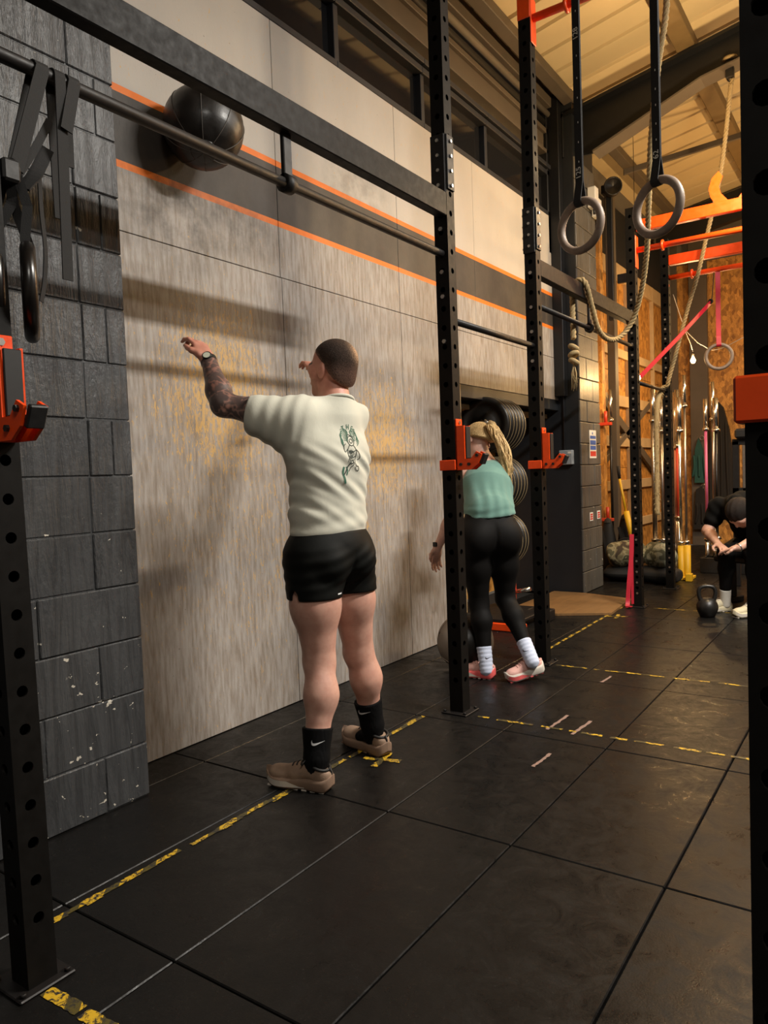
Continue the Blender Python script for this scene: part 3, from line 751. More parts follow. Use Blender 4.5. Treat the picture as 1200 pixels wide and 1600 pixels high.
# ---- red bands
b_=thing('resistance_band','red resistance band stretched slantwise from a far upright to a cord','band',(-1.6,7.1,2.0))
part('band',MB().ribbon([(-1.795,6.58,2.00),(-1.60,7.1,2.37),(-1.413,7.6,2.743)],(0,.3,-1),.040,.006),'strap_red',b_)
part('cord',MB().tube([(-1.413,7.6,2.74),(-1.40,7.62,2.80),(-1.385,7.635,3.03)],.004,6),'strap_black',b_)
part('knot',MB().torus((-1.412,7.6,2.755),(0,1,0),.016,.009,16,8),'strap_black',b_)
b_=thing('resistance_band','red resistance band hanging to the floor beside a far upright','band',(-1.92,6.47,0))
part('band',MB().ribbon(spline([(-1.868,6.478,.64),(-1.873,6.47,.45),(-1.892,6.45,.22),(-1.902,6.44,.06),(-1.895,6.41,.016),(-1.885,6.46,.012)],6),(1,.45,0),.036,.006),'strap_red',b_)
part('band',MB().ribbon([(-1.872,6.488,.62),(-1.874,6.484,.03)],(1,.4,0),.022,.004),'strap_red',b_)

# ---- weight plates on the storage tree in the recess
tree=thing('plate_tree','black plate storage tree in the wall recess','plate rack',(-2.75,5.5,0))
part('post',MB().box((-2.80,5.80,.02),(-2.72,5.88,1.80),.004),'black_steel',tree)
part('foot',MB().box((-2.95,5.30,.0),(-2.55,5.95,.05),.004),'black_steel',tree)
for z in (1.605,1.125,.66): part('peg',MB().cyl((-2.70,5.28,z),(-2.70,5.82,z),.024,14).cyl((-2.70,5.82,z),(-2.74,5.85,z),.02,8),'chrome',tree)
pm=MB(); R_=.222; T_=.055
pm.lathe((0,0,0),(0,1,0),[(.026,0),(.05,0),(.055,.004),(.10,.004),(.105,.012),(.165,.012),(.172,.002),(.205,.0),(.218,.006),(R_,.016),(R_,T_-.016),(.218,T_-.006),(.205,T_),(.172,T_-.002),(.05,T_),(.026,T_)],44)
pm2=MB().lathe((0,0,0),(0,1,0),[(.025,-.002),(.045,-.002),(.045,T_+.002),(.025,T_+.002)],28)
pm3=MB().torus((0,T_/2,0),(0,1,0),R_+.0005,.003,44,6)
simple('plate_rubber','#171513',.42,0,14,.3); simple('plate_edge','#8a7a5c',.4,0,9,.2)
first=None; rank=['front','second','third','fourth','fifth','sixth']; lev={1.605:'top',1.125:'middle',.66:'bottom'}
for z in (1.605,1.125,.66):
    for k in range(6):
        lab='black rubber weight plate, %s from the front on the %s peg'%(rank[k] if k else 'first',lev[z])
        if first is None:
            first=thing('weight_plate',lab,'weight plate',(0,0,0),'weight plates in the recess')
            part('disc',pm,'plate_rubber',first); part('hub',pm2,'chrome',first); part('rim_line',pm3,'plate_edge',first); first.location=(-2.70,5.36+k*.0585,z-.0); continue
        dup(first,(-2.70+random.uniform(-.004,.004),5.36+k*.0585,z),0,lab)
sl=thing('push_sled','red and orange push sled standing in front of the plate tree','sled',(-2.55,5.3,0))
part('runner',MB().box((-2.70,5.12,.0),(-2.30,5.20,.06),.006),'orange_steel',sl)
part('handle',MB().tube(spline([(-2.505,5.42,.03),(-2.505,5.42,.38),(-2.53,5.42,.43),(-2.60,5.42,.43)],5),.020,12),'red_paint',sl)
part('handle',MB().tube(spline([(-2.66,5.16,.05),(-2.66,5.16,.40),(-2.66,5.20,.45)],5),.020,12),'red_paint',sl)
part('peg',MB().cyl((-2.50,5.42,.26),(-2.36,5.42,.29),.017,12),'chrome',sl)
part('deck',MB().box((-2.68,5.14,.06),(-2.34,5.62,.085),.004).box((-2.40,5.55,.0),(-2.28,5.72,.09),.006),'black_steel',sl)

# ---- plywood lifting board on the floor
solo('plywood_board',MB().prism([(-2.78,5.80),(-2.32,5.86),(-1.93,6.06),(-1.98,6.80),(-2.46,6.96),(-2.78,6.96)],(1,0,0),(0,1,0),(0,0,1),(0,0,0),.001,.02),'plywood','brown plywood board lying on the floor before the pier','board')

# ---- kettlebell
kb=thing('kettlebell','dark iron kettlebell on the floor beside the crouched person','kettlebell',(-1.23,6.30,0))
r=.082
part('body',MB().lathe((-1.23,6.30,0),(0,0,1),[(.0001,.001),(.050,.001),(.058,.006)]+[(r*math.sin(a),.078-r*math.cos(a)) for a in np.linspace(.95,2.75,14)]+[(.0001,.156)],28),'black_iron',kb)
hd=spline([(-.047,0,.125),(-.060,0,.17),(-.062,0,.21),(-.045,0,.238),(0,0,.247),(.045,0,.238),(.062,0,.21),(.060,0,.17),(.047,0,.125)],5)
part('handle',MB().tube([V((-1.23+p.x*.93,6.30+p.x*.36,p.z)) for p in hd],.0165,12),'black_iron',kb)

# ---- sandbags
def bag(label,c,rad,mt,ax,seed,end=False):
    b=thing('sandbag',label,'sandbag',(c[0],c[1],0),'sandbags by the far rack'); ax=V(ax).normalized(); up=V((0,0,1)); sd=ax.cross(up).normalized(); up=sd.cross(ax)
    def fn(u,v):
        a=math.pi*u; bb=2*math.pi*v; s_=math.sin(a)**.45; h=-math.cos(a); h=math.copysign(abs(h)**.8,h)
        p=ax*h*rad[0]+(sd*math.cos(bb)*rad[1]+up*math.sin(bb)*rad[2])*s_
        d=mnoise.noise(p*9+V((seed,0,0)))*.022; p=p*(1+d/.2); q=V(c)+p; q.z=max(q.z,.006); return q
    part('body',MB().grid(fn,22,30),mt,b)
    part('handle',MB().ribbon(spline([V(c)+ax*-.09+up*rad[2]*.98,V(c)+up*rad[2]*1.18+sd*.02,V(c)+ax*.09+up*rad[2]*.98],6),sd,.03,.006),'bag_dark',b)
    return b
bag('brown camouflage sandbag heaped nearest the pier',(-2.36,7.98,.30),(.20,.16,.14),'camo',(.9,.25,.1),1)
bag('green camouflage sandbag with its round end to the room',(-2.02,7.99,.29),(.17,.145,.14),'camo_green',(.75,-.6,0),5)
bag('camouflage sandbag behind the farthest upright',(-2.06,8.36,.19),(.12,.12,.17),'camo',(.8,-.5,0),9)
bag('black sandbag under the brown camouflage one',(-2.36,8.02,.09),(.24,.19,.09),'bag_dark',(1,.1,0),13)
bag('black sandbag under the green camouflage one',(-2.02,7.95,.09),(.22,.16,.09),'bag_dark',(1,-.2,0),17)
# ---- barbells stood upright
def barbell(label,x,y,z0,h,shaft,sl=.41,r=.0145,sr=.025,lean=(0,0)):
    b=thing('barbell',label,'barbell',(x,y,z0),'upright barbells'); d=V((lean[0],lean[1],1)).normalized(); o=V((x,y,z0))
    part('shaft',MB().cyl(o+d*sl,o+d*(h-sl),r,12),shaft,b)
    for a,c in ((0,sl),(h-sl,h)): part('sleeve',MB().cyl(o+d*a,o+d*c,sr,16),'chrome',b)
    for a in (sl,h-sl): part('collar',MB().cyl(o+d*(a-.015),o+d*(a+.015),sr*1.55,16),'chrome',b)
    return b
barbell('tall chrome barbell, leftmost in the far rack',-2.245,8.7,.02,2.08,'bare_steel',.36,.026,.028)
barbell('thin chrome barbell just right of the leftmost one',-2.165,8.75,.02,1.96,'bare_steel',.36,.020,.026)
barbell('barbell with a salmon pink shaft behind the farthest upright',-2.005,8.72,.02,2.02,'salmon_paint',.62,.022,.024)
barbell('barbell with an orange red shaft behind the farthest upright',-1.972,8.66,.02,2.04,'red_paint',.62,.020,.023)
barbell('short chrome barbell standing in the yellow holder',-1.885,8.36,.03,1.92,'chrome',.36,.015,.027)
barbell('thin steel barbell leaning behind the yellow holder',-1.915,8.75,.02,2.2,'bare_steel',.34,.014,.022)
barbell('barbell with a bright pink shaft in the black box',-1.745,9.0,.03,1.93,'pink_paint',.34,.016,.022)
barbell('tallest chrome-topped barbell in the black box',-1.677,9.05,.03,2.12,'bare_steel',.42,.014,.022)
barbell('barbell with a black shaft and thick chrome sleeve in the black box',-1.635,8.98,.03,1.93,'black_iron',.36,.016,.029)
barbell('barbell with chrome tip standing between pier and post',-2.735,8.72,.02,2.12,'black_iron',.36,.016,.024)
hl=thing('barbell_holder','yellow steel barbell holder tubes on the floor','holder',(-1.85,8.33,0))
part('base',MB().box((-1.96,8.22,0),(-1.76,8.46,.03),.004),'yellow_paint',hl)
for x in (-1.885,-1.825): part('tube',MB().lathe((x,8.36,.03),(0,0,1),[(.036,0),(.036,.33),(.031,.33),(.031,.02)],16),'yellow_paint',hl)
part('toe',MB().box((-1.80,8.14,0),(-1.74,8.22,.08),.004),'yellow_paint',hl)
bx=MB().box((-1.80,8.86,0),(-1.20,8.90,.17),.004).box((-1.80,9.14,0),(-1.20,9.18,.17),.004).box((-1.80,8.9,0),(-1.77,9.14,.17),.004).box((-1.23,8.9,0),(-1.20,9.14,.17),.004).box((-1.80,8.9,.002),(-1.20,9.14,.025))
solo('storage_box',bx,'black_iron','long black steel box holding upright barbells','box')
# red band clips on the timber post, posts by the pier
pt=struct('trim_9',MB().box((-2.78,8.36,0),(-2.70,8.46,3.9),.004),'timber')
M['trim_osb']=M['osb']; setmat(pt.data,'osb')
struct('trim_10',MB().box((-2.77,8.78,0),(-2.68,8.90,4.4),.004),'channel_brown')
struct('trim_11',MB().box((-2.66,8.50,2.9),(-2.60,8.56,4.3),.004).box((-2.56,8.52,3.3),(-2.36,8.56,3.40),.004),'dark_paint')
cb=thing('clamp_rack','pair of red clamps holding the timber post','clamp',(-2.72,8.34,.65))
for z in (1.70,.62): part('clamp',MB().box((-2.80,8.30,z),(-2.60,8.36,z+.035),.004).cyl((-2.755,8.33,z+.03),(-2.755,8.33,z+.16),.018,10).cyl((-2.665,8.33,z+.03),(-2.665,8.33,z+.16),.018,10),'red_paint',cb)
# yellow hammer, dark bags behind the sandbags
hm=thing('sledgehammer','yellow-shafted sledgehammer leaning behind the sandbags','hammer',(-2.4,8.2,0))
part('shaft',MB().cyl((-2.485,8.2,1.10),(-2.42,8.2,.72),.013,10),'yellow_paint',hm)
part('grip',MB().cyl((-2.50,8.2,1.24),(-2.485,8.2,1.10),.016,10),'cloth_black',hm)
part('sleeve',MB().cyl((-2.42,8.2,.74),(-2.345,8.2,.36),.032,12),'yellow_paint',hm)
part('head',MB().obox((-2.34,8.2,.33),(1,0,.2),(0,1,0),(-.2,0,1),(-.07,-.035,-.035),(.07,.035,.035),.008),'black_iron',hm)
for k,(x,y,h,rr) in enumerate(((-2.64,8.25,.62,.10),(-2.47,8.3,.66,.09))):
    b=thing('kit_bag','%s black kit bag slumped behind the sandbags'%('wider' if k==0 else 'narrower'),'bag',(x,y,0),'kit bags')
    part('body',MB().grid(lambda u,v,x=x,y=y,h=h,rr=rr,k=k:V((x+rr*math.cos(6.2832*v)*(1-.55*u**3)*(1+.12*mnoise.noise(V((u*3,math.cos(6.28*v)*1.5,math.sin(6.28*v)*1.5+k)))),y+rr*.7*math.sin(6.2832*v)*(1-.55*u**3),u*h)),14,22),'bag_dark',b)
    part('flap',MB().lathe((x,y,h-.01),(0,0,1),[(rr*.46,0),(rr*.3,.04),(.001,.055)],16),'cloth_black',b)
    part('strap',MB().ribbon(spline([(x-rr*.5,y-rr*.75,h*.85),(x,y-rr*.95,h*.55),(x+rr*.3,y-rr*.9,h*.1)],6),(1,0,0),.03,.005),'bag_dark',b)
# things hung on the back wall and column
def hung(name,label,cat,pts,y,th,mt,seed):
    b=thing(name,label,cat,(pts[0][0],y,min(p[1] for p in pts)))
    cx=sum(p[0] for p in pts)/len(pts)
    part('cloth',MB().prism(pts,(1,0,0),(0,0,1),(0,1,0),(0,y,0),-th,0),mt,b)
    for k in range(3):
        x=cx+(k-1)*.07; zt=max(p[1] for p in pts)-.25; zb=min(p[1] for p in pts)+.08
        part('fold',MB().tube(spline([(x,y-th,zt),(x+.01,y-th-.012,(zt+zb)/2),(x+.025*(k-1),y-th,zb)],4),[.004]+[.018]*7+[.01],8),mt,b)
    part('hook',MB().torus((pts[-1][0]+.1,y-.03,max(p[1] for p in pts)),(0,1,0),.03,.006,14,6),'bare_steel',b)
hung('coat','large black coat hung on the chipboard wall','coat',[(-2.24,.55),(-1.90,.55),(-1.905,1.2),(-1.98,1.75),(-2.05,2.05),(-2.12,2.14),(-2.20,2.0),(-2.25,1.3)],11.9,.10,'cloth_black',1)
hung('towel','dark green towel hung on the grey column','towel',[(-2.46,.95),(-2.33,.95),(-2.34,1.45),(-2.40,1.62),(-2.45,1.45)],11.88,.05,'cloth_green',2)
hung('jacket','dark jacket hung low on the grey column','jacket',[(-2.48,.25),(-2.22,.25),(-2.30,.75),(-2.36,.90),(-2.44,.85)],11.87,.06,'cloth_black',3)
# bench frame behind the crouched person
bf=thing('machine_frame','black machine frame behind the person in black','machine',(-1.1,8.0,0))
part('post',MB().box((-1.31,8.0,0),(-1.25,8.06,1.44),.004),'black_steel',bf); part('post',MB().box((-.80,8.0,0),(-.74,8.06,1.44),.004),'black_steel',bf)
part('post',MB().box((-1.22,8.0,.9),(-1.19,8.03,1.40),.004),'bare_steel',bf)
for z in (1.40,.92,.30): part('rail',MB().box((-1.31,8.0,z),(-.74,8.05,z+.06),.004),'black_steel',bf)
part('top_pad',MB().box((-1.28,7.94,1.46),(-.74,8.12,1.56),.02),'rubber_black',bf)
# ---- signs, switch, junction box, speaker
sg=thing('safety_sign','white safety sign with blue and red panels on the pier','sign',(-2.483,7.33,1.32))
XS=-2.4815
part('board',MB().box((-2.485,7.24,1.325),(XS,7.44,1.605),.001),'sign_white',sg)
for z0,z1,mt in ((1.52,1.55,'sign_blue'),(1.46,1.505,'sign_blue'),(1.41,1.45,'sign_blue'),(1.345,1.395,'sign_red')):
    part('panel',MB().box((XS,7.255,z0),(XS+.001,7.425,z1)),mt,sg)
part('symbol',MB().lathe((XS,7.33,1.575),(1,0,0),[(.0001,.001),(.014,.001),(.014,0)],12),'sign_blue',sg)
for k,(y0,z) in enumerate(((7.20,.70),(7.42,.705))):
    s_=thing('fire_notice','small red and white notice low on the pier, the %s one'%('left' if k==0 else 'right'),'sign',(-2.483,y0,z),'small notices on the pier')
    part('board',MB().box((-2.485,y0,z),(XS,y0+.095,z+.085),.001),'sign_white',s_); 
    for zz in (.012,.034,.056): part('panel',MB().box((XS,y0+.012,z+zz),(XS+.001,y0+.083,z+zz+.016)),'sign_red',s_)
sw=thing('switch_box','grey metal switch box on the dark face of the pier','switch',(-2.62,6.99,1.27))
part('case',MB().box((-2.69,6.945,1.268),(-2.555,6.999,1.41),.006),'box_grey',sw); part('lever',MB().box((-2.65,6.935,1.35),(-2.59,6.946,1.362),.002),'black_iron',sw)
part('label',MB().box((-2.60,6.943,1.375),(-2.565,6.946,1.395)),'print_white',sw)
part('conduit',MB().cyl((-2.645,6.985,1.41),(-2.645,6.985,3.3),.010,10),'frame_dark',sw)
jb=thing('junction_box','off-white electrical box high on the pier behind the left ring','box',(-2.45,7.4,3.8))
part('case',MB().box((-2.484,7.34,3.80),(-2.40,7.44,4.0),.008),'sign_white',jb); part('case',MB().box((-2.484,7.46,3.74),(-2.41,7.56,3.92),.008),'sign_white',jb)
part('gland',MB().cyl((-2.43,7.39,3.74),(-2.43,7.39,3.80),.014,10),'frame_dark',jb)
sp_=thing('loudspeaker','round black loudspeaker on a bracket under the far eaves','speaker',(-2.55,8.5,4.25))
part('body',MB().lathe((-2.56,8.42,4.34),(.45,-.9,-.1),[(.0001,-.14),(.07,-.14),(.095,-.05),(.10,.05),(.095,.06),(.085,.05),(.0001,.03)],24),'black_iron',sp_)
part('bracket',MB().box((-2.70,8.45,4.30),(-2.60,8.55,4.40),.006),'black_iron',sp_)
# ---- bulb string
bl=thing('bulb_string','warm glowing bare bulb on a string before the far column','light',(-2.073,10,2.5))
part('bulb',MB().lathe((-2.073,10,2.5),(0,0,1),[(.0001,0),(.02,.006),(.03,.03),(.028,.05),(.014,.075),(.013,.085)],18),'bulb_glow',bl)
part('socket',MB().cyl((-2.073,10,2.583),(-2.073,10,2.64),.016,12),'black_iron',bl)
part('cord',MB().tube(spline([(-2.073,10,2.64),(-2.10,10,2.75),(-2.166,10,2.937),(-2.3,10,3.4)],6),.004,6),'print_white',bl)
part('cord',MB().tube(spline([(-2.166,10,2.937),(-2.05,9.95,2.80),(-1.942,9.9,2.70),(-1.7,9.8,2.62),(-1.0,9.6,2.9)],6),.004,6),'print_white',bl)
lo=light('bulb_lamp','POINT',(0,-.0,.03),BULBW,AMBER,.03); lo.parent=bl; lo.location=(0,-.06,.03)

# ---- worn floor tape
def tape(name,label,p0,p1,w_,wear,seed,group='worn floor tapes'):
    rnd=random.Random(seed); p0=V((*p0,0)); p1=V((*p1,0)); d=(p1-p0); Ln=d.length; d.normalize(); s_=V((-d.y,d.x,0)); mb=MB(); a=0
    while a<Ln:
        l=rnd.uniform(.03,.16); b=min(a+l,Ln); w0=w_*rnd.uniform(.55,1.05)/2; w1=w_*rnd.uniform(.55,1.05)/2; o=rnd.uniform(-.1,.1)*w_; n=max(2,int(l/.012)); top=[];bot=[]
        for i in range(n+1):
            t_=a+(b-a)*i/n; top.append((t_,o+w0*rnd.uniform(.75,1.05))); bot.append((t_,o-w1*rnd.uniform(.75,1.05)))
        vs=[p0+d*x+s_*y+V((0,0,.0013)) for x,y in top+bot]
        mb.add(vs,[(i,i+1,n+2+i,n+1+i) for i in range(n)])
        a=b+(rnd.uniform(.004,.05) if rnd.random()<wear else .0)
    return solo(name,mb,'tape_yellow',label,'tape',group)
tape('floor_tape','long yellow and black tape line running under the man\'s feet',(-1.961,1.08),(-1.963,3.13),.036,.35,1)
tape('floor_tape','yellow tape line running past the plywood board',(-1.94,4.42),(-1.965,6.72),.030,.3,2)
tape('floor_tape','worn yellow tape line crossing the floor from the upright before the woman',(-1.72,3.255),(-.42,3.30),.028,.8,3)
tape('floor_tape','worn yellow tape line crossing the floor from the upright beside the plates',(-1.74,4.362),(-.30,4.40),.028,.6,4)
tape('floor_tape','worn yellow tape line crossing the floor near the kettlebell',(-1.70,6.50),(-.3,6.56),.03,.5,5)
tape('floor_tape','torn yellow tape at the foot of the nearest left upright',(-1.70,.945),(-1.40,.955),.045,.7,6)
for k,(x,y,nm) in enumerate(((-1.82,2.555,'behind the man\'s right heel'),(-1.87,6.03,'near the plywood board'))):
    rnd=random.Random(30+k); mb=MB()
    for a in (.25,1.75):
        d=V((math.cos(a),math.sin(a),0)); s_=V((-d.y,d.x,0)); n=8
        vs=[V((x,y,.0013))+d*(-.085+.17*i/n)+s_*(.018*rnd.uniform(.6,1)) for i in range(n+1)]+[V((x,y,.0013))+d*(-.085+.17*i/n)-s_*(.018*rnd.uniform(.6,1)) for i in range(n+1)]
        mb.add([p+V((0,0,a*.0003)) for p in vs],[(i,i+1,n+2+i,n+1+i) for i in range(n)])
    solo('floor_mark',mb,'tape_yellow','yellow tape cross on the floor '+nm,'tape','tape crosses')
for k,(x,y,l) in enumerate(((-1.34,3.36,.24),(-1.215,3.34,.22),(-1.225,2.88,.17),(-1.37,4.19,.15))):
    mb=MB(); rnd=random.Random(50+k); n=10
    d=V((.06,1,0)).normalized(); s_=V((1,0,0))
    vs=[V((x,y,.0012))+d*(-l/2+l*i/n)+s_*(.011*rnd.uniform(.4,1)) for i in range(n+1)]+[V((x,y,.0012))+d*(-l/2+l*i/n)-s_*(.011*rnd.uniform(.4,1)) for i in range(n+1)]
    mb.add(vs,[(i,i+1,n+2+i,n+1+i) for i in range(n)])
    solo('floor_mark',mb,'tape_marks',['pale worn dash on the floor, the left of the two across the tape line','pale worn dash on the floor, the right of the two across the tape line','pale worn dash on the floor nearest the camera','pale worn dash on the floor farthest from the camera'][k],'tape','pale dashes')
# ================================================================== people: smooth bodies grown from distance fields
class SDF:
    def __init__(s): s.p=[]
    def cone(s,a,b,ra,rb,k=.03,flat=None,fs=1.0):
        s.p.append(('c',np.array(a,float),np.array(b,float),ra,rb,k,None if flat is None else np.array(flat,float)/np.linalg.norm(flat),fs)); return s
    def ell(s,c,r,ax=None,k=.03):
        s.p.append(('e',np.array(c,float),np.array(r,float),np.eye(3) if ax is None else np.array(ax,float),k)); return s
    def chain(s,pts,k=.03):
        for (a,ra),(b,rb) in zip(pts[:-1],pts[1:]): s.cone(a,b,ra,rb,k)
        return s
    def bounds(s,m=.03):
        lo=[];hi=[]
        for q in s.p:
            if q[0]=='c':
                r=max(q[3],q[4])*max(1,q[7]); lo.append(np.minimum(q[1],q[2])-r); hi.append(np.maximum(q[1],q[2])+r)
            else: r=max(q[2]); lo.append(q[1]-r); hi.append(q[1]+r)
        return np.min(lo,0)-m,np.max(hi,0)+m
    def __call__(s,P):
        D=np.full(len(P),9.0)
        for q in s.p:
            if q[0]=='c':
                _,a,b,ra,rb,k,fl,fs=q; mg=k+.06; r=max(ra,rb)*max(1,fs)+mg
                lo=np.minimum(a,b)-r; hi=np.maximum(a,b)+r
            else:
                _,c,rr,ax,k=q; mg=k+.06; lo=c-max(rr)-mg; hi=c+max(rr)+mg
            I=np.nonzero(np.all((P>lo)&(P<hi),1))[0]
            if len(I)==0: continue
            X=P[I]
            if q[0]=='c':
                ab=b-a; t_=np.clip(((X-a)@ab)/max(ab@ab,1e-9),0,1); v=X-a-t_[:,None]*ab
                if fl is not None: v=v+np.outer((v@fl)*(1/fs-1),fl)
                d=np.linalg.norm(v,axis=1)-(ra+(rb-ra)*t_)
                if fl is not None and fs<1: d=d*(.5+.5*fs)
            else:
                v=(X-c)@ax.T; k0=np.linalg.norm(v/rr,axis=1); k1=np.linalg.norm(v/(rr*rr),axis=1)+1e-9; d=k0*(k0-1)/k1
            e=D[I]; h=np.maximum(k-np.abs(e-d),0)/k; D[I]=np.minimum(e,d)-h*h*k*.25
        return D
def vnoise(P,sc,seed=0):
    """cheap smooth noise: sum of rotated sines"""
    rs=np.random.RandomState(seed); o=np.zeros(len(P))
    for i in range(5):
        w_=rs.normal(size=3); w_*=sc*(1+.35*i)/np.linalg.norm(w_); o+=np.sin(P@w_+rs.uniform(0,6.28)+1.3*np.sin(P@w_[[1,2,0]]*.7))/(1+.35*i)
    return o/3
def sdf_mesh(fn,lo,hi,h):
    lo=np.array(lo,float); hi=np.array(hi,float); C=4
    n=(np.ceil((hi-lo)/(h*C)).astype(int)+1)*C+1
    cx=[np.arange(0,n[i],C) for i in range(3)]
    G=np.stack(np.meshgrid(*cx,indexing='ij'),-1); cs=fn(lo+G.reshape(-1,3)*h).reshape(G.shape[:3])
    near=np.abs(cs)<h*C*2.2
    blk=np.zeros(tuple(c-1 for c in near.shape),bool)
    for i in (0,1):
        for j in (0,1):
            for k in (0,1): blk|=near[i:near.shape[0]-1+i,j:near.shape[1]-1+j,k:near.shape[2]-1+k]
    A=np.repeat(np.repeat(np.repeat(blk,C,0),C,1),C,2); act=np.zeros(tuple(n),bool)
    act[:-1,:-1,:-1]|=A; act[1:,:-1,:-1]|=A; act[:-1,1:,:-1]|=A; act[:-1,:-1,1:]|=A; act[1:,1:,:-1]|=A; act[1:,:-1,1:]|=A; act[:-1,1:,1:]|=A; act[1:,1:,1:]|=A
    sg=np.repeat(np.repeat(np.repeat(cs[:-1,:-1,:-1],C,0),C,1),C,2); D=np.full(tuple(n),1.0,np.float32); D[:-1,:-1,:-1]=np.where(sg<0,-1,1)
    I=np.argwhere(act); D[act]=fn(lo+I*h)
    S=D<0
    c8=[S[i:n[0]-1+i,j:n[1]-1+j,k:n[2]-1+k] for i in (0,1) for j in (0,1) for k in (0,1)]
    cnt=sum(c.astype(np.int8) for c in c8); cell=np.argwhere((cnt>0)&(cnt<8)); idx=np.full(tuple(n-1),-1,int); idx[tuple(cell.T)]=np.arange(len(cell))
    acc=np.zeros((len(cell),3)); w=np.zeros(len(cell)); off=[(i,j,k) for i in (0,1) for j in (0,1) for k in (0,1)]
    for a in range(8):
        for b in range(a+1,8):
            da=np.array(off[a]); db=np.array(off[b])
            if abs(da-db).sum()!=1: continue
            va=D[tuple((cell+da).T)]; vb=D[tuple((cell+db).T)]; x=(va<0)!=(vb<0); t_=va[x]/(va[x]-vb[x]); acc[x]+=da+(db-da)*t_[:,None]; w[x]+=1
    verts=lo+(cell+acc/w[:,None])*h; faces=[]
    for ax in range(3):
        o=[1,1,1]; o[ax]=0; e=np.zeros(3,int); e[ax]=1; u=(ax+1)%3; v=(ax+2)%3
        sl0=[slice(1,-1)]*3; sl0[ax]=slice(0,n[ax]-1); sl1=list(sl0); sl1[ax]=slice(1,n[ax])
        s0=S[tuple(sl0)]; s1=S[tuple(sl1)]; E=np.argwhere(s0!=s1); fl=s0[tuple(E.T)]
        base=E.copy(); base[:,u]+=1; base[:,v]+=1
        def cid(du,dv):
            q=base.copy(); q[:,u]-=du; q[:,v]-=dv; return idx[tuple(q.T)]
        q=np.stack([cid(1,1),cid(0,1),cid(0,0),cid(1,0)],1); q[~fl]=q[~fl][:,::-1]; faces.append(q)
    F=np.concatenate(faces); F=F[(F>=0).all(1)]
    return verts,F
def body_part(name,fn,lo,hi,h,mt,parent,col=None,label=None,smooth_it=1):
    v,F=sdf_mesh(fn,lo,hi,h)
    off=np.array(wloc(parent)); me=bpy.data.meshes.new(name)
    me.vertices.add(len(v)); me.vertices.foreach_set('co',(v-off).astype(np.float32).ravel())
    me.loops.add(F.size); me.loops.foreach_set('vertex_index',F.ravel().astype(np.int32))
    me.polygons.add(len(F)); me.polygons.foreach_set('loop_start',np.arange(0,F.size,4,dtype=np.int32)); me.polygons.foreach_set('loop_total',np.full(len(F),4,np.int32))
    me.polygons.foreach_set('use_smooth',np.ones(len(F),bool)); me.update(calc_edges=True); me.validate()
    if col is not None:
        ca=me.color_attributes.new('Col','FLOAT_COLOR','POINT'); c=np.ones((len(v),4),np.float32); c[:,:3]=col(v); ca.data.foreach_set('color',c.ravel())
    setmat(me,mt); o=bpy.data.objects.new(name,me); COL.objects.link(o); o.parent=parent
    if label: o['label']=label
    return o
def smax(a,b,k):
    h=np.maximum(k-np.abs(a-b),0)/k; return np.maximum(a,b)+h*h*k*.25
def sminf(a,b,k):
    h=np.maximum(k-np.abs(a-b),0)/k; return np.minimum(a,b)-h*h*k*.25
def ncol(P,c0,c1,sc,seed):
    n=np.clip(.5+.5*vnoise(P,sc,seed),0,1)[:,None]; return np.array(c0)*(1-n)+np.array(c1)*n
def lerp(a,b,t_): return np.array(a)*(1-t_)+np.array(b)*t_
def surface_print(name,target,polys,mt,parent,raise_=.0012):
    """polys: list of lists of world points lying near the target surface -> thin ribbons laid on the surface (points, width)"""
    bv=BVHTree.FromObject(target,bpy.context.evaluated_depsgraph_get()) if False else None
def skinmat(name):
    t=NT(name); a=t.n('ShaderNodeAttribute'); a.attribute_name='Col'; n=t.noise(t.pos(),26,4,.6)
    c=t.mix(t.ramp(n,[(.35,0),(.75,.28)]),a.outputs['Color'],rgb('#a8493c'),'MULTIPLY'); t.col(c); t.rough(.48)
    t.b.inputs['Subsurface Weight'].default_value=.12; t.b.inputs['Subsurface Radius'].default_value=(.012,.005,.003); t.b.inputs['Subsurface Scale'].default_value=.6
    t.bump(t.noise(t.pos(),240,3),.08,.002)
skinmat('skin')
def cloth(name,c,rough=.8,bs=1.0,sheen=.2,fine=500,vari=.15):
    t=NT(name); c=rgb(c); n=t.noise(t.pos(),9,4,.6); f=t.noise(t.pos(),fine,2,.5)
    t.col(t.mix(n,tuple(x*(1-vari) for x in c),tuple(min(1,x*(1+vari)) for x in c))); t.rough(rough); t.b.inputs['Sheen Weight'].default_value=sheen; t.b.inputs['Specular IOR Level'].default_value=.15
    t.bump(t.math('ADD',t.math('MULTIPLY',f,.4),t.noise(t.pos((1,1,.6)),24,4,.6,1.0)),.18*bs,.006)
cloth('tee_cloth','#cfcdbd',.85,1.0,.2,420,.07); cloth('shorts_cloth','#0f100e',.62,.8,0); cloth('sock_black','#070708',.85,1,0); cloth('sock_white','#c3cbe0',.85); cloth('sock_plain','#cfcac0',.85)
cloth('tank_cloth','#65897f',.8,.8); cloth('legging','#0c0a09',.7,.3,0); cloth('black_tee','#060606',.85,1,0)
simple('shoe_tan','#8d7460',.7,0,60,.15,.2,200); simple('shoe_sole_tan','#7d6553',.7,0,20,.15); simple('shoe_white','#c9c0b4',.6); simple('shoe_black','#141312',.6)
simple('shoe_pink','#d9a79c',.65,0,60,.12,.15,200); simple('shoe_coral','#e0605f',.55); simple('shoe_cream','#cbbfa0',.65,0,40,.12)
simple('logo_white','#d9d9d9',.5); simple('logo_dark','#2a2630',.5); simple('print_green','#3f6b57',.8); simple('print_ink','#3a423c',.8)
simple('watch_strap','#11100f',.5); simple('watch_face','#c9cbb8',.2)
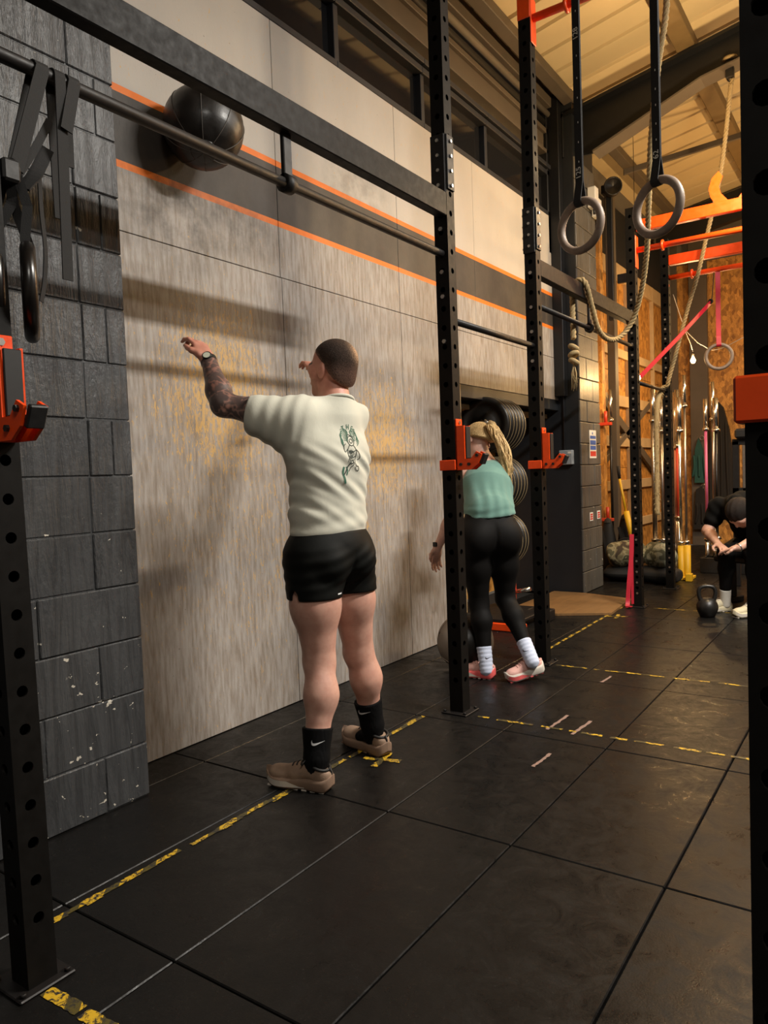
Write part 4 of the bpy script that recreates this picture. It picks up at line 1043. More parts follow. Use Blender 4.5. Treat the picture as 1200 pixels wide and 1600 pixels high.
t=NT('hair_strand'); a=t.n('ShaderNodeAttribute'); a.attribute_name='Col'; n=t.noise(t.pos((1,1,1)),190,5,.75); t.col(t.mix(t.ramp(n,[(.38,0),(.62,.85)]),a.outputs['Color'],(.22,.17,.14),'MULTIPLY')); t.rough(.7); t.b.inputs['Specular IOR Level'].default_value=.25; t.bump(n,.9,.006)

class Frame:
    def __init__(s,root,F):
        s.o=np.array([root[0],root[1],0.0]); F=np.array([F[0],F[1],0.0]); s.F=F/np.linalg.norm(F); s.L=np.array([-s.F[1],s.F[0],0]); s.U=np.array([0,0,1.0])
        s.ax=np.stack([s.F,s.L,s.U])
    def __call__(s,f,l,z): return s.o+s.F*f+s.L*l+s.U*z
    def loc(s,P): return (P-s.o)@s.ax.T
def rot(axis,ang):
    return np.array(Matrix.Rotation(ang,3,V(axis)))
def hand(S,wrist,dirv,palm_n,thumb_side,size=1.0,curl=(.5,.6,.7,.7),spread=.1,k=.008,tho=.75):
    """palm and five unequal fingers, each with two bends towards palm_n; returns nothing, adds to S"""
    d=np.array(dirv,float); d/=np.linalg.norm(d); n=np.array(palm_n,float); n-=d*(n@d); n/=np.linalg.norm(n); s_=np.cross(d,n); s_*=thumb_side
    w=np.array(wrist,float); L=.098*size
    S.ell(w+d*L*.5,np.array([L*.60,.042*size,.016*size]),np.stack([d,s_,n]),.015)
    S.cone(w-d*.01,w+d*L*.4,.024*size,.022*size,.02)
    for i,(off,ln) in enumerate(((.030,.078),(.010,.088),(-.011,.082),(-.030,.064))):
        ln*=size; base=w+d*L*(.93-.05*abs(i-1.2))+s_*off*size; a=curl[i]; dd=d+s_*spread*(1.5-i)*.6; dd/=np.linalg.norm(dd)
        p=base; rr=.0092*size
        for j,fr in enumerate((.45,.32,.23)):
            ang=a*(j+.55); v=dd*math.cos(ang)+n*math.sin(ang); q=p+v*ln*fr; S.cone(p,q,rr,rr*.9,k); p=q; rr*=.9
    tb=w+d*L*.28+s_*.034*size; t1=tb+(d*(1.25-tho)+s_*tho+n*.35)*.036*size; t2=t1+(d*.85+s_*(tho-.5)+n*.4)*.030*size; t3=t2+(d*.9+s_*-.1+n*.35)*.022*size
    S.cone(w+d*L*.2+s_*.015*size,tb,.018*size,.014*size,.015); S.cone(tb,t1,.0125*size,.011*size,k); S.cone(t1,t2,.011*size,.010*size,k); S.cone(t2,t3,.010*size,.0085*size,k)
def head_sdf(S,c,Fv,Lv,Uv,s_=1.0,nose=True):
    """skull, jaw, nose, brow, ears, eyes around centre c (between the ears)"""
    A=np.stack([Fv,Lv,Uv]); c=np.array(c)
    S.ell(c+Uv*.035*s_-Fv*.012*s_,np.array([.100,.077,.088])*s_,A,.02)
    S.ell(c-Uv*.035*s_+Fv*.030*s_,np.array([.066,.062,.080])*s_,A,.03)
    S.ell(c-Uv*.098*s_+Fv*.062*s_,np.array([.026,.030,.018])*s_,A,.03)
    S.ell(c+Uv*.012*s_+Fv*.082*s_,np.array([.014,.052,.014])*s_,A,.02)
    S.cone(c+Uv*.008*s_+Fv*.092*s_,c-Uv*.028*s_+Fv*.108*s_,.009*s_,.013*s_,.012)
    S.ell(c-Uv*.060*s_+Fv*.090*s_,np.array([.012,.024,.009])*s_,A,.012)
    for sg in (1,-1):
        S.ell(c-Uv*.010*s_-Fv*.010*s_+Lv*sg*.081*s_,np.array([.020,.010,.033])*s_,A,.006)
        S.ell(c-Uv*.012*s_+Fv*.060*s_+Lv*sg*.045*s_,np.array([.025,.022,.020])*s_,A,.02)
def shoe(parent,heel,dirv,length,width,upper_mt,sole_mt,accent=None,tilt=0.0,lift=0.0,collar_mt='shoe_black',outer=1,lace_mt='shoe_black',top=.10):
    """trainer built along dirv from the heel; returns the shoe object (upper) with sole, laces and trim below it"""
    d=V((dirv[0],dirv[1],0)).normalized(); s_=V((-d.y,d.x,0)); u=V((0,0,1)); h=V((heel[0],heel[1],lift))
    R=Matrix.Rotation(tilt,3,s_) if tilt else Matrix.Identity(3)
    toe=h+d*length*.75
    def X(a,b,c):   # a along, b side, c up
        p=h+d*a*length+s_*b+u*c
        if tilt: p=toe+R@(p-toe)
        return np.array(p)
    k_=length/.29; w=width/2
    A=np.stack([np.array(R@d),np.array(s_),np.array(R@u)])
    S=SDF()
    S.cone(X(.14,0,.058),X(.165,0,top),.030*k_,.035*k_,.02); S.ell(X(.16,0,.055),np.array([.046,.034,.042])*k_,A,.02)
    S.cone(X(.30,0,.066),X(.55,0,.056),.033*k_,.031*k_,.02); S.cone(X(.55,0,.052),X(.82,0,.047),.034*k_,.028*k_,.02)
    S.ell(X(.78,0,.046),np.array([.055,.040,.027])*k_,A,.02)
    S.cone(X(.27,0,.094),X(.47,0,.078),.023*k_,.019*k_,.02)
    def fn(P):
        D=S(P); q=P-X(.13,0,top); n_=(np.array(R@u)*.92+np.array(R@d)*.0); cut=(P-X(.16,0,top-.012))@np.array(R@(u*.93-d*.25).normalized())
        return smax(D,cut,.008)
    lo,hi=S.bounds(.01); 
    up=body_part('shoe',fn,lo,hi,.0045,upper_mt,parent)
    ubv=bvh_of(up)
    # collar lining
    part('collar',MB().torus(V(X(.165,0,top-.008)),(R@(u*.93-d*.25)),.036*k_,.006,24,8),collar_mt,up)
    # sole: outline swept with thickness, toe spring
    outl=[(-.015,0),(.0,.40),(.03,.66),(.09,.82),(.2,.85),(.40,.74),(.55,.88),(.72,1.0),(.86,.86),(.96,.5),(1.0,0)]
    pts=[V((a,b,0)) for a,b in outl]; half=spline(pts,5); ring_=[(p.x,p.y*w) for p in half]+[(p.x,-p.y*w) for p in half[-2:0:-1]]
    mb=MB(); n=len(ring_); lev=[(0.0,.90),(.006,.98),(.018,1.02),(.030,1.03),(.037,.97),(.040,.86)]; vs=[]
    for zc,sc in lev:
        for a,b in ring_:
            rise=.03*max(0,(a-.78)/.22)**2+.016*max(0,(.10-a)/.10)**2; th=1.0+.15*(1-min(1,abs(a-.1)/.5))
            vs.append(V(X(.5+(a-.5)*(.985+.015*sc),b*sc,zc*th+rise)))
    fs=[(i*n+k,i*n+(k+1)%n,(i+1)*n+(k+1)%n,(i+1)*n+k) for i in range(len(lev)-1) for k in range(n)]+[list(range(n))[::-1],[(len(lev)-1)*n+k for k in range(n)]]
    mb.add(vs,fs,True); so=part('sole',mb,sole_mt,up)
    if accent:
        am=MB()
        def half_w(a_):
            for p,q in zip(half[:-1],half[1:]):
                if p.x<=a_<=q.x: return (p.y+(q.y-p.y)*((a_-p.x)/max(q.x-p.x,1e-6)))*w
            return 0
        for sg in (1,-1):
            top_=[];bot=[]
            for t_ in np.linspace(0,1,15):
                a_=.36+.60*t_; rise=.03*max(0,(a_-.78)/.22)**2; th=1.0+.15*(1-min(1,abs(a_-.1)/.5)); hh=(.0305*min(1,t_*2.2+.05)+.002)*th
                top_.append(V(X(a_,sg*half_w(a_)*1.045,max(hh,.012)+rise))); bot.append(V(X(a_,sg*half_w(a_)*1.035,.009+rise)))
            am.add(top_+bot,[(i,i+1,16+i,15+i) for i in range(14)])
        part('trim',am,accent,so)
    # tread lugs
    for k in range(7):
        a=.08+.13*k; rise=.03*max(0,(a-.78)/.22)**2
        part('lug',MB().add([V(X(a+da,b,c+rise)) for da in (0,.07) for b in (-w*.72,w*.72) for c in (-.003,.003)],[(0,1,3,2),(4,6,7,5),(0,4,5,1),(2,3,7,6),(0,2,6,4),(1,5,7,3)]),accent or sole_mt,so)
    for k in range(4):
        a=.36+.065*k; z=.104-.0115*k
        def dn(a_,b_):
            p=V(X(a_,b_,.16)); h_=ubv.ray_cast(p,V((0,0,-1)),.3); return (h_[0]+V((0,0,.001))) if h_[0] else V(X(a_,b_,z))
        part('lace',MB().tube([dn(a+da,b_) for da,b_ in ((0,-.020),(.006,-.010),(.01,0),(.006,.010),(0,.020))],.0034,6),lace_mt,up)
    part('lace_bow',MB().tube(spline([X(.36,0,top+.010),X(.33,.03,top+.022),X(.37,.045,top+.004),X(.38,.01,top+.006),X(.36,-.02,top+.02),X(.40,-.04,top+.0),X(.37,0,top+.006)],4),.0028,6),lace_mt,up)
    part('heel_tab',MB().tube([X(.008,0,.045),X(.012,0,.075),X(.03,0,top-.012)],.005,6),collar_mt,up)
    return up
GEO={}
_bp=body_part
def body_part(name,fn,lo,hi,h,mt,parent,col=None,label=None):
    o=_bp(name,fn,lo,hi,h,mt,parent,col,label); return o
def bvh_of(o):
    off=wloc(o); me=o.data; return BVHTree.FromPolygons([v.co+off for v in me.vertices],[list(p.vertices) for p in me.polygons])
def draw_on(bv,o,ux,uy,strokes,eps=.0015):
    """strokes: (points2d, width or widths) drawn in the plane o,ux,uy and pressed along -normal onto the surface"""
    o=V(o); ux=V(ux).normalized(); uy=V(uy); uy=(uy-ux*uy.dot(ux)).normalized(); n=ux.cross(uy); mb=MB()
    for pts,wd in strokes:
        P=[]; W=[]
        for i,(a,b) in enumerate(pts):
            s_=o+ux*a+uy*b+n*.4; h=bv.ray_cast(s_,-n,.8)
            if h[0] is None: continue
            P.append((h[0]+h[1]*eps*(1 if h[1].dot(n)>0 else -1),h[1] if h[1].dot(n)>0 else -h[1])); W.append(wd[i] if isinstance(wd,(list,tuple)) else wd)
        if len(P)<2: continue
        vs=[]
        for i in range(len(P)):
            t_=(P[min(i+1,len(P)-1)][0]-P[max(i-1,0)][0]); sd=P[i][1].cross(t_)
            if sd.length<1e-9: sd=ux.copy()
            sd.normalize(); vs+=[P[i][0]-sd*W[i]/2,P[i][0]+sd*W[i]/2]
        mb.add(vs,[(2*i,2*i+1,2*i+3,2*i+2) for i in range(len(P)-1)],True)
    return mb
def swoosh(L):
    pts=[(0.02,.34),(0,.20),(.03,.08),(.10,.02),(.22,.02),(.45,.08),(.7,.15),(1,.22)]; wd=[.02,.09,.15,.19,.17,.11,.06,.01]
    p2=spline([V((a,b,0)) for a,b in pts],3); w2=spline([V((w,0,0)) for w in wd],3)
    return [([(p.x*L,p.y*L) for p in p2],[max(w.x,.004)*L for w in w2])]

# ------------------------------------------------------------------ the man throwing the ball
man=thing('person','man in pale grey T-shirt and black shorts, arms raised towards the wall','person',(-1.9,2.35,0))
fm=Frame((-1.9,2.35),(-.99,.14)); U=fm.U
J=dict(neck=fm(-.05,-.025,1.52),head=fm(-.010,-.048,1.662),shL=fm(-.01,.185,1.455),shR=fm(.02,-.165,1.475),elL=fm(.20,.345,1.522),wrL=fm(.345,.302,1.715),
       elR=fm(.22,-.27,1.60),wrR=fm(.41,-.335,1.735),hipL=fm(0,.095,.90),hipR=fm(0,-.095,.90),kL=fm(-.005,.082,.485),kR=fm(.03,-.178,.465),aL=fm(-.045,.158,.09),aR=fm(.03,-.25,.10))
tilt=.14; yaw=.12
F2=fm.F*math.cos(yaw)+fm.L*math.sin(yaw); hL=fm.L*math.cos(yaw)-fm.F*math.sin(yaw)
hU=U*math.cos(tilt)-F2*math.sin(tilt); hF=F2*math.cos(tilt)+U*math.sin(tilt)
S=SDF()
S.cone(J['neck']-U*.06,J['head']-U*.05,.064,.060,.03)
head_sdf(S,J['head'],hF,hL,hU,.985)
S.ell(fm(-.02,0,1.32),(.115,.165,.16),fm.ax,.05); S.ell(fm(-.0,0,1.08),(.105,.150,.16),fm.ax,.05); S.ell(fm(0,0,.93),(.115,.16,.11),fm.ax,.05)
S.cone(J['shL'],J['shR'],.06,.06,.05)
def arm(S,a,b,c,r=(.062,.052,.050,.046,.030)):
    S.cone(a,a+(b-a)*.5,r[0],r[1],.03); S.cone(a+(b-a)*.5,b,r[1],.043,.03); S.cone(b,b+(c-b)*.3,.044,r[3],.03); S.cone(b+(c-b)*.3,c,r[3],r[4],.03)
arm(S,J['shL'],J['elL'],J['wrL']); arm(S,J['shR'],J['elR'],J['wrR'])
hand(S,J['wrL'],hF*.62+U*.78-fm.L*.02,hF*.8-U*.65,1,1.02,(.55,.85,1.0,1.0),.06,.008,.4)
hand(S,J['wrR'],fm.F*.72+U*.45-fm.L*.38,U*-.8+fm.F*.5,-1,.95,(.45,.5,.55,.6),.18)
def leg(S,h,k,a,rt=.097,rk=.061,rc=.066,ra=.040,back=None):
    m1=h+(k-h)*.45; S.cone(h,m1,rt,rt*.95,.04); S.cone(m1,k,rt*.93,rk,.05)
    bk=back if back is not None else -fm.F
    c=k+(a-k)*.32+bk*.014; S.cone(k,c,rk*.96,rc,.03); S.cone(c,k+(a-k)*.72,rc*.97,ra*1.12,.03); S.cone(k+(a-k)*.72,a,ra*1.1,ra,.03)
    S.ell(k+(a-k)*.30+bk*.028,(.045,.05,.09),None,.03); S.ell(k-bk*.022,(.045,.045,.05),None,.03)
leg(S,J['hipL'],J['kL'],J['aL'],.100); leg(S,J['hipR'],J['kR'],J['aR'],.096)
for a,s_ in ((J['aL'],1),(J['aR'],-1)): S.cone(a,a+fm.F*.07-U*.045,.028,.022,.02); S.cone(a,a-U*.04,.030,.026,.02)
def skin_col(P):
    base=ncol(P,(.56,.305,.225),(.66,.385,.295),9,3)
    q=fm.loc(P); z=q[:,2]
    fc=np.clip((z-1.5)/.08,0,1)[:,None]; base=base*(1-fc)+base*np.array([1.0,.80,.74])*fc     # ruddy neck and head
    # sleeve of tattoos on the left arm
    def seg(a,b):
        t_=np.clip(((P-a)@(b-a))/((b-a)@(b-a)),0,1); return np.linalg.norm(P-a-t_[:,None]*(b-a),axis=1),t_
    d1,t1=seg(J['shL'],J['elL']); d2,t2=seg(J['elL'],J['wrL']); d=np.minimum(d1,d2)
    on=(d<.085)&~((d2<=d1)&(t2>.95))&(q[:,1]>.12)
    pat=vnoise(P,75,11)+.7*vnoise(P,150,12); ink=np.clip((pat+1.0)/.45,0,1)
    ink=np.where((d1<d2),ink*np.clip(1.25-.35*np.sin(P@np.array([60,40,50.])),.3,1),ink*.35+.65)
    ln_=np.abs(vnoise(P,62,13))<.07; ink=np.where(ln_,ink*.55,ink); ik=(ink*on*.93)[:,None]; base=base*(1-ik)+np.array([.075,.060,.056])*ik
    # cropped hair shadow on the scalp, stubble
    h=(P-J['head']); f,l,u=h@hF,h@hL,h@hU
    st=((u<-.045)&(f>.02)&(z>1.50)); base=np.where(st[:,None],base*.82,base)
    br=((np.abs(u-.018)<.006)&(f>.06)&(np.abs(l)>.012)&(np.abs(l)<.055)); base=np.where(br[:,None],np.array([.10,.06,.04]),base)
    ey=((np.abs(u+.006)<.007)&(f>.06)&(np.abs(np.abs(l)-.032)<.013)); base=np.where(ey[:,None],np.array([.25,.2,.18]),base)
    lp=((np.abs(u+.060)<.007)&(f>.07)&(np.abs(l)<.024)); base=np.where(lp[:,None],np.array([.5,.2,.17]),base)
    return base
lo,hi=S.bounds(.02); body_part('body',S,lo,hi,.0052,'skin',man,skin_col)
# hair
HS=SDF(); A=np.stack([hF,hL,hU]); HS.ell(J['head']+hU*.036-hF*.014,np.array([.1035,.0805,.0905])*.985,A,.01); HS.ell(J['head']-hU*.02-hF*.035,np.array([.070,.0765,.075]),A,.02)
def hfn(P):
    D=HS(P); h=P-J['head']; f,l,u=h@hF,h@hL,h@hU
    line=np.where(f>.0, .030+np.clip(f,0,.1)*.75, .030-np.clip(-f,0,.1)*1.15)      # hairline: forehead high, nape low
    return smax(D,line-u+.003*vnoise(P,90,4),.006)
def hcol(P):
    h=P-J['head']; f,l,u=h@hF,h@hL,h@hU
    c=ncol(P,(.040,.022,.014),(.075,.043,.028),60,5)
    fade=np.clip((.035-u)/.07,0,.62)[:,None]; c=c*(1-fade)+np.array([.22,.115,.08])*fade
    crown=np.exp(-(((f+.085)/.040)**2+((l+.022)/.030)**2+((u-.068)/.034)**2)); crown=np.clip(crown*1.3,0,.9)[:,None]
    line=np.where(f>.0,.030+np.clip(f,0,.1)*.75,.030-np.clip(-f,0,.1)*1.15); ed=np.clip(1-(u-line)/.020,0,1)[:,None]*.7; c=c*(1-ed)+np.array([.36,.19,.13])*ed
    return c*(1-crown)+np.array([.80,.50,.29])*crown
lo,hi=HS.bounds(.015); body_part('hair',hfn,lo,hi,.004,'hair_strand',man,hcol,'cropped dark hair thinning at the crown')
# T-shirt
T=SDF(); 
T.ell(fm(-.025,0,1.30),(.128,.196,.185),fm.ax,.06); T.ell(fm(-.005,0,1.07),(.122,.176,.22),fm.ax,.07); T.cone(fm(-.03,.13,1.475),fm(-.03,-.12,1.485),.070,.070,.06)
T.cone(J['neck']-U*.05,J['neck']+U*.005,.080,.068,.05); T.cone(fm(.0,.0,.98),fm(0,0,1.2),.150,.155,.05,fm.F,.74)
sl=J['shL']+(J['elL']-J['shL'])*.60; sr=J['shR']+(J['elR']-J['shR'])*.62
T.cone(J['shL'],sl+(J['elL']-J['shL'])*.1,.078,.074,.06); T.cone(J['shR'],sr+(J['elR']-J['shR'])*.1,.078,.074,.06)
T.cone(fm(-.01,.15,1.36),J['shL']+(J['elL']-J['shL'])*.45-U*.035,.07,.055,.06)
dl=(J['elL']-J['shL']); dl/=np.linalg.norm(dl); dr=(J['elR']-J['shR']); dr/=np.linalg.norm(dr); nn_=(J['head']-J['neck']); nn_/=np.linalg.norm(nn_)
def tee(P):
    D=T(P); q=fm.loc(P); f,l,z=q.T
    m1=np.clip((1.42-z)/.12,0,1)*np.clip((z-.96)/.06,0,1)
    w1=np.sin((z-.85*l)*78+2.2*vnoise(P,7,21))+.6*np.sin((z-.55*l)*131+2*vnoise(P,9,22))
    amp=.0024*np.clip(vnoise(P,6,23)+.6,0,1.5)
    D=D+amp*w1*m1
    al=(P-J['shL'])@dl; ms=np.clip((al+.10)/.06,0,1)*np.clip((l-.08)/.06,0,1)
    D=D+ms*.0022*np.sin(al*120+2.6*vnoise(P,10,25))
    lowf=np.clip((1.12-z)/.1,0,1); D=D+lowf*.0030*np.sin(z*85+1.5*np.sin(l*14)+3*vnoise(P,6,26))
    hem=.995+.006*np.sin(l*20)+.01*f-.03*l; D=smax(D,hem-z,.006)
    D=np.where(l>.1,smax(D,(P-sl)@dl,.006),D); D=np.where(l<-.1,smax(D,(P-sr)@dr,.006),D)
    nk=(P-(J['neck']+U*.010))@nn_; D=smax(D,nk,.008)
    return D
lo,hi=T.bounds(.02); tee_o=body_part('t_shirt',tee,lo,hi,.0052,'tee_cloth',man,None,'pale grey marled T-shirt with a line drawing on the back')
bv=bvh_of(tee_o)
# back print: arch of letters, wing-like shading and a loose figure of lines
bo=fm(-.35,.0,1.335); bu=-fm.L; 
def circ(cx,cy,r,n=14,a0=0,a1=6.2832,sy=1): return [(cx+r*math.cos(a0+(a1-a0)*i/n),cy+r*sy*math.sin(a0+(a1-a0)*i/n)) for i in range(n+1)]
def wob(pts,n=6): return [(p.x,p.y) for p in spline([V((a,b,0)) for a,b in pts],n)]
lw=.0034; ink=[]; grn=[]
for cx,rot_,strk in ((-.030,.35,[[(-.008,.014),(.008,.014)],[(0,.014),(0,-.014)]]),(0,0,[[(-.007,.014),(-.007,-.014)],[(.007,.014),(.007,-.014)],[(-.007,0),(.007,0)]]),(.030,-.35,[[(.006,.014),(-.006,.014),(-.006,-.014),(.006,-.014)],[(-.006,0),(.004,0)]])):
    for s_ in strk: grn.append(([(cx+a*math.cos(rot_)-b*math.sin(rot_),.118-abs(cx)*.35+a*math.sin(rot_)+b*math.cos(rot_)) for a,b in s_],lw))
for k in range(9): grn.append((circ(-.034,.078-.006*k,.030-.002*k,6,.2,2.2),.003)); grn.append((circ(.036,.080-.006*k,.028-.002*k,6,.9,2.9),.003))
for k in range(4): grn.append((wob([(.045+.004*k,.10-.012*k),(.060+.004*k,.075-.012*k),(.052,.045-.010*k)]),.0036)); grn.append((wob([(-.045-.004*k,.095-.012*k),(-.062,.07-.012*k),(-.05,.04-.010*k)]),.0036))
ink+=[(circ(.004,.040,.024,16,sy=1.1),lw),(circ(.004,.040,.012,10),lw),(wob([(-.02,.06),(-.01,.075),(.01,.07),(.03,.062)]),lw)]
ink+=[(wob([(-.012,.018),(-.026,-.01),(-.024,-.05),(-.012,-.075)]),lw),(wob([(.018,.016),(.034,-.012),(.030,-.05),(.020,-.075)]),lw),(wob([(-.02,-.012),(.005,-.02),(.03,-.01)]),lw),(wob([(-.024,-.04),(.004,-.05),(.032,-.042)]),lw)]
ink+=[(wob([(-.022,.0),(-.045,-.02),(-.05,.01),(-.038,.025)]),lw),(wob([(.03,-.005),(.05,-.02),(.062,-.05),(.045,-.062)]),lw),(wob([(-.012,-.075),(-.03,-.10),(-.045,-.13),(-.058,-.145)]),.006),(wob([(.018,-.075),(.03,-.095),(.048,-.10),(.05,-.12),(.03,-.118),(.02,-.10)]),lw),(wob([(.0,-.06),(.01,-.085),(-.006,-.10),(-.02,-.125)]),lw)]
for k in range(7): ink.append((circ(-.004+.008*math.sin(k*2.1),-.02-.009*k,.010+.004*(k%3),9),.0026))
grn+=[(wob([(-.055,-.10),(-.062,-.13),(-.05,-.165),(-.045,-.19)]),.011),(wob([(-.04,-.10),(-.03,-.12),(-.035,-.145)]),.007)]
scp=lambda L_: [([(a*.72,b*.72) for a,b in p],(w_*.85 if not isinstance(w_,list) else w_)) for p,w_ in L_]
ink=scp(ink); grn=scp(grn)
part('print_lines',draw_on(bv,bo,bu,U,ink),'print_ink',tee_o,kind='stuff'); part('print_shading',draw_on(bv,bo,bu,U,grn,.0012),'print_green',tee_o,kind='stuff')
part('collar',MB().torus(V(J['neck']+U*.006),V(nn_),.069,.0075,36,8),'tee_cloth',tee_o)
# shorts
K=SDF(); K.ell(fm(-.012,0,.93),(.138,.180,.125),fm.ax,.05); K.cone(fm(0,0,.92),fm(0,0,1.01),.152,.150,.05,fm.F,.78)
K.cone(J['hipL'],J['hipL']+(J['kL']-J['hipL'])*.42,.118,.112,.045); K.cone(J['hipR'],J['hipR']+(J['kR']-J['hipR'])*.42,.116,.110,.045)
K.ell(fm(-.085,.075,.885),(.068,.075,.075),fm.ax,.03); K.ell(fm(-.085,-.080,.885),(.068,.075,.075),fm.ax,.03)
def shorts(P):
    D=K(P); q=fm.loc(P); f,l,z=q.T
    m1=np.clip((.96-z)/.05,0,1); D=D+m1*.0017*(np.sin((z+.35*l)*115+2.4*np.sin(l*11+1)+2*vnoise(P,7,31))+.4*vnoise(P,40,32))*np.clip((z-.76)/.04,.15,1)
    D=smax(D,.745+.02*(l+.05)*0+.012*np.abs(f)-z,.004); D=smax(D,z-1.012-.01*l,.006)
    nt=np.sqrt(((f+.005)/1.0)**2+((z-.755)/1.6)**2)-.020; D=np.where(l>.15,smax(D,-nt,.006),D)
    gap=np.abs(l+.012)-.004; ck=np.clip((.80-z)/.03,0,1); D=np.where(z<.80,smax(D,-gap,.008),D)
    D=D+.006*np.exp(-((l+.005)/.010)**2)*(f<0)*np.clip((.95-z)/.1,0,1)
    return D
lo,hi=K.bounds(.01); sh_o=body_part('shorts',shorts,lo,hi,.0052,'shorts_cloth',man,None,'black running shorts with a side notch')
bv=bvh_of(sh_o)
part('waistband',MB().grid(lambda u,v:V(fm(-.003+.124*math.cos(6.2832*v),.158*math.sin(6.2832*v),.985+.035*u)),3,48),'shorts_cloth',sh_o)
part('reflective_mark',draw_on(bv,fm(-.3,.055,.765),-fm.L,U,[([(-.014,0),(0,0),(.014,0)],.006)]),'logo_white',sh_o)
# socks
for a,k_,sd in ((J['aL'],J['kL'],1),(J['aR'],J['kR'],-1)):
    Q=SDF(); up=k_-a; up/=np.linalg.norm(up); Q.cone(a-U*.03,a+up*.03,.038,.049,.02); Q.cone(a+up*.03,a+up*.18,.049,.066,.02); Q.cone(a-U*.01,a+fm.F*.08-U*.04,.036,.026,.02)
    fn=lambda P,Q=Q,a=a,up=up: smax(Q(P)+.0008*np.sin(np.arctan2((P-a)@fm.L,(P-a)@fm.F)*44),((P-a)@up)-.148,.004)
    lo,hi=Q.bounds(.01); so_=body_part('sock',fn,lo,hi,.0042,'sock_black',man); b2=bvh_of(so_)
    vd=V((-a[0],-a[1],0)).normalized(); rr=V((0,0,1)).cross(vd)
    part('logo',draw_on(b2,V(a+up*.108)+vd*.2+rr*(-.022 if sd>0 else -.045)-V((0,0,.008)),rr,(0,0,1),swoosh(.050)),'logo_white',so_)
# shoes
shoe(man,fm(-.115,.140,0)[:2],fm.F*.93+fm.L*.34,.295,.098,'shoe_tan','shoe_sole_tan','shoe_white',0,.003)
shoe(man,fm(-.050,-.250,0)[:2],fm.F*.98-fm.L*.10,.30,.100,'shoe_tan','shoe_sole_tan',None,0,.003)
# watch
wd_=(J['wrL']-J['elL']); wd_/=np.linalg.norm(wd_); wc=J['wrL']-wd_*.004
wt=part('watch',MB().tube([V(wc-wd_*.011),V(wc+wd_*.011)],[.0345,.0335],24,False),'watch_strap',man)
wn=V(np.array(cam.location)-wc).normalized(); wn=(wn-V(wd_)*wn.dot(V(wd_))+V((0,0,.0))).normalized()
part('watch_case',MB().lathe(V(wc)+wn*.031,wn,[(.0185,0),(.0185,.007),(.015,.008),(.015,.0065),(.0001,.0065)],24),'watch_strap',wt); part('watch_dial',MB().lathe(V(wc)+wn*.031,wn,[(.0155,.0072),(.0001,.0074)],20),'watch_face',wt)
# ------------------------------------------------------------------ the woman bending for the ball
wom=thing('person','woman with blonde ponytail, green tank top and black leggings, bending towards the floor','person',(-1.985,3.96,0))
fw=Frame((-1.985,3.96),(-.74,.67)); 
W=dict(pel=fw(0,-.01,.84),waist=fw(.05,-.03,1.0),chest=fw(.15,-.06,1.14),neck=fw(.235,-.085,1.275),head=fw(.305,-.065,1.415),shL=fw(.27,.03,1.205),shR=fw(.16,-.175,1.235),
       elL=fw(.36,.10,.945),wrL=fw(.46,.175,.745),elR=fw(.37,-.21,1.0),wrR=fw(.50,-.15,.80),hipL=fw(0,.085,.83),hipR=fw(.0,-.095,.83),kL=fw(.045,.055,.44),aL=fw(-.035,.055,.115),kR=fw(.07,-.125,.45),aR=fw(-.16,-.165,.165))
tA=(W['head']-W['neck']); tA/=np.linalg.norm(tA)
wF=fw.F*.62-U*.62+fw.L*.42; wF/=np.linalg.norm(wF); wU=fw.F*.62+U*.75; wU-=wF*(wU@wF); wU/=np.linalg.norm(wU); wL=np.cross(wU,wF)
S=SDF(); S.cone(W['neck'],W['head']-wU*.03,.048,.047,.03); head_sdf(S,W['head'],wF,wL,wU,.92)
S.cone(W['waist'],W['chest'],.12,.125,.05,fw.F,.72); S.cone(W['shL'],W['shR'],.05,.05,.05); S.cone(W['chest'],W['neck'],.10,.055,.05)
arm(S,W['shL'],W['elL'],W['wrL'],(.052,.044,.04,.040,.025)); arm(S,W['shR'],W['elR'],W['wrR'],(.052,.044,.04,.040,.025))
hand(S,W['wrL'],-U*.96+fw.F*.15+fw.L*.1,-fw.L*.2+fw.F*-.6,1,.92,(.3,.35,.4,.4),.1); hand(S,W['wrR'],-U*.9+fw.F*.4,fw.L*.8,-1,.92,(.3,.35,.4,.4),.1)
S.cone(W['aL'],W['aL']-U*.05,.03,.03,.02); S.cone(W['aR'],W['aR']-U*.05,.03,.03,.02)
S.cone(W['pel'],W['waist'],.12,.11,.05,fw.F,.75); S.cone(W['hipL'],W['kL'],.07,.045,.03); S.cone(W['kL'],W['aL'],.045,.03,.03); S.cone(W['hipR'],W['kR'],.07,.045,.03); S.cone(W['kR'],W['aR'],.045,.03,.03)
def wskin(P):
    b=ncol(P,(.60,.35,.27),(.68,.42,.33),9,41); h=P-W['head']; f,l,u=h@wF,h@wL,h@wU
    lp=((np.abs(u+.055)<.006)&(f>.065)&(np.abs(l)<.022)); b=np.where(lp[:,None],np.array([.5,.18,.16]),b)
    ey=((np.abs(u+.006)<.006)&(f>.055)&(np.abs(np.abs(l)-.03)<.012)); return np.where(ey[:,None],np.array([.2,.16,.14]),b)
lo,hi=S.bounds(.02); body_part('body',S,lo,hi,.0055,'skin',wom,wskin)
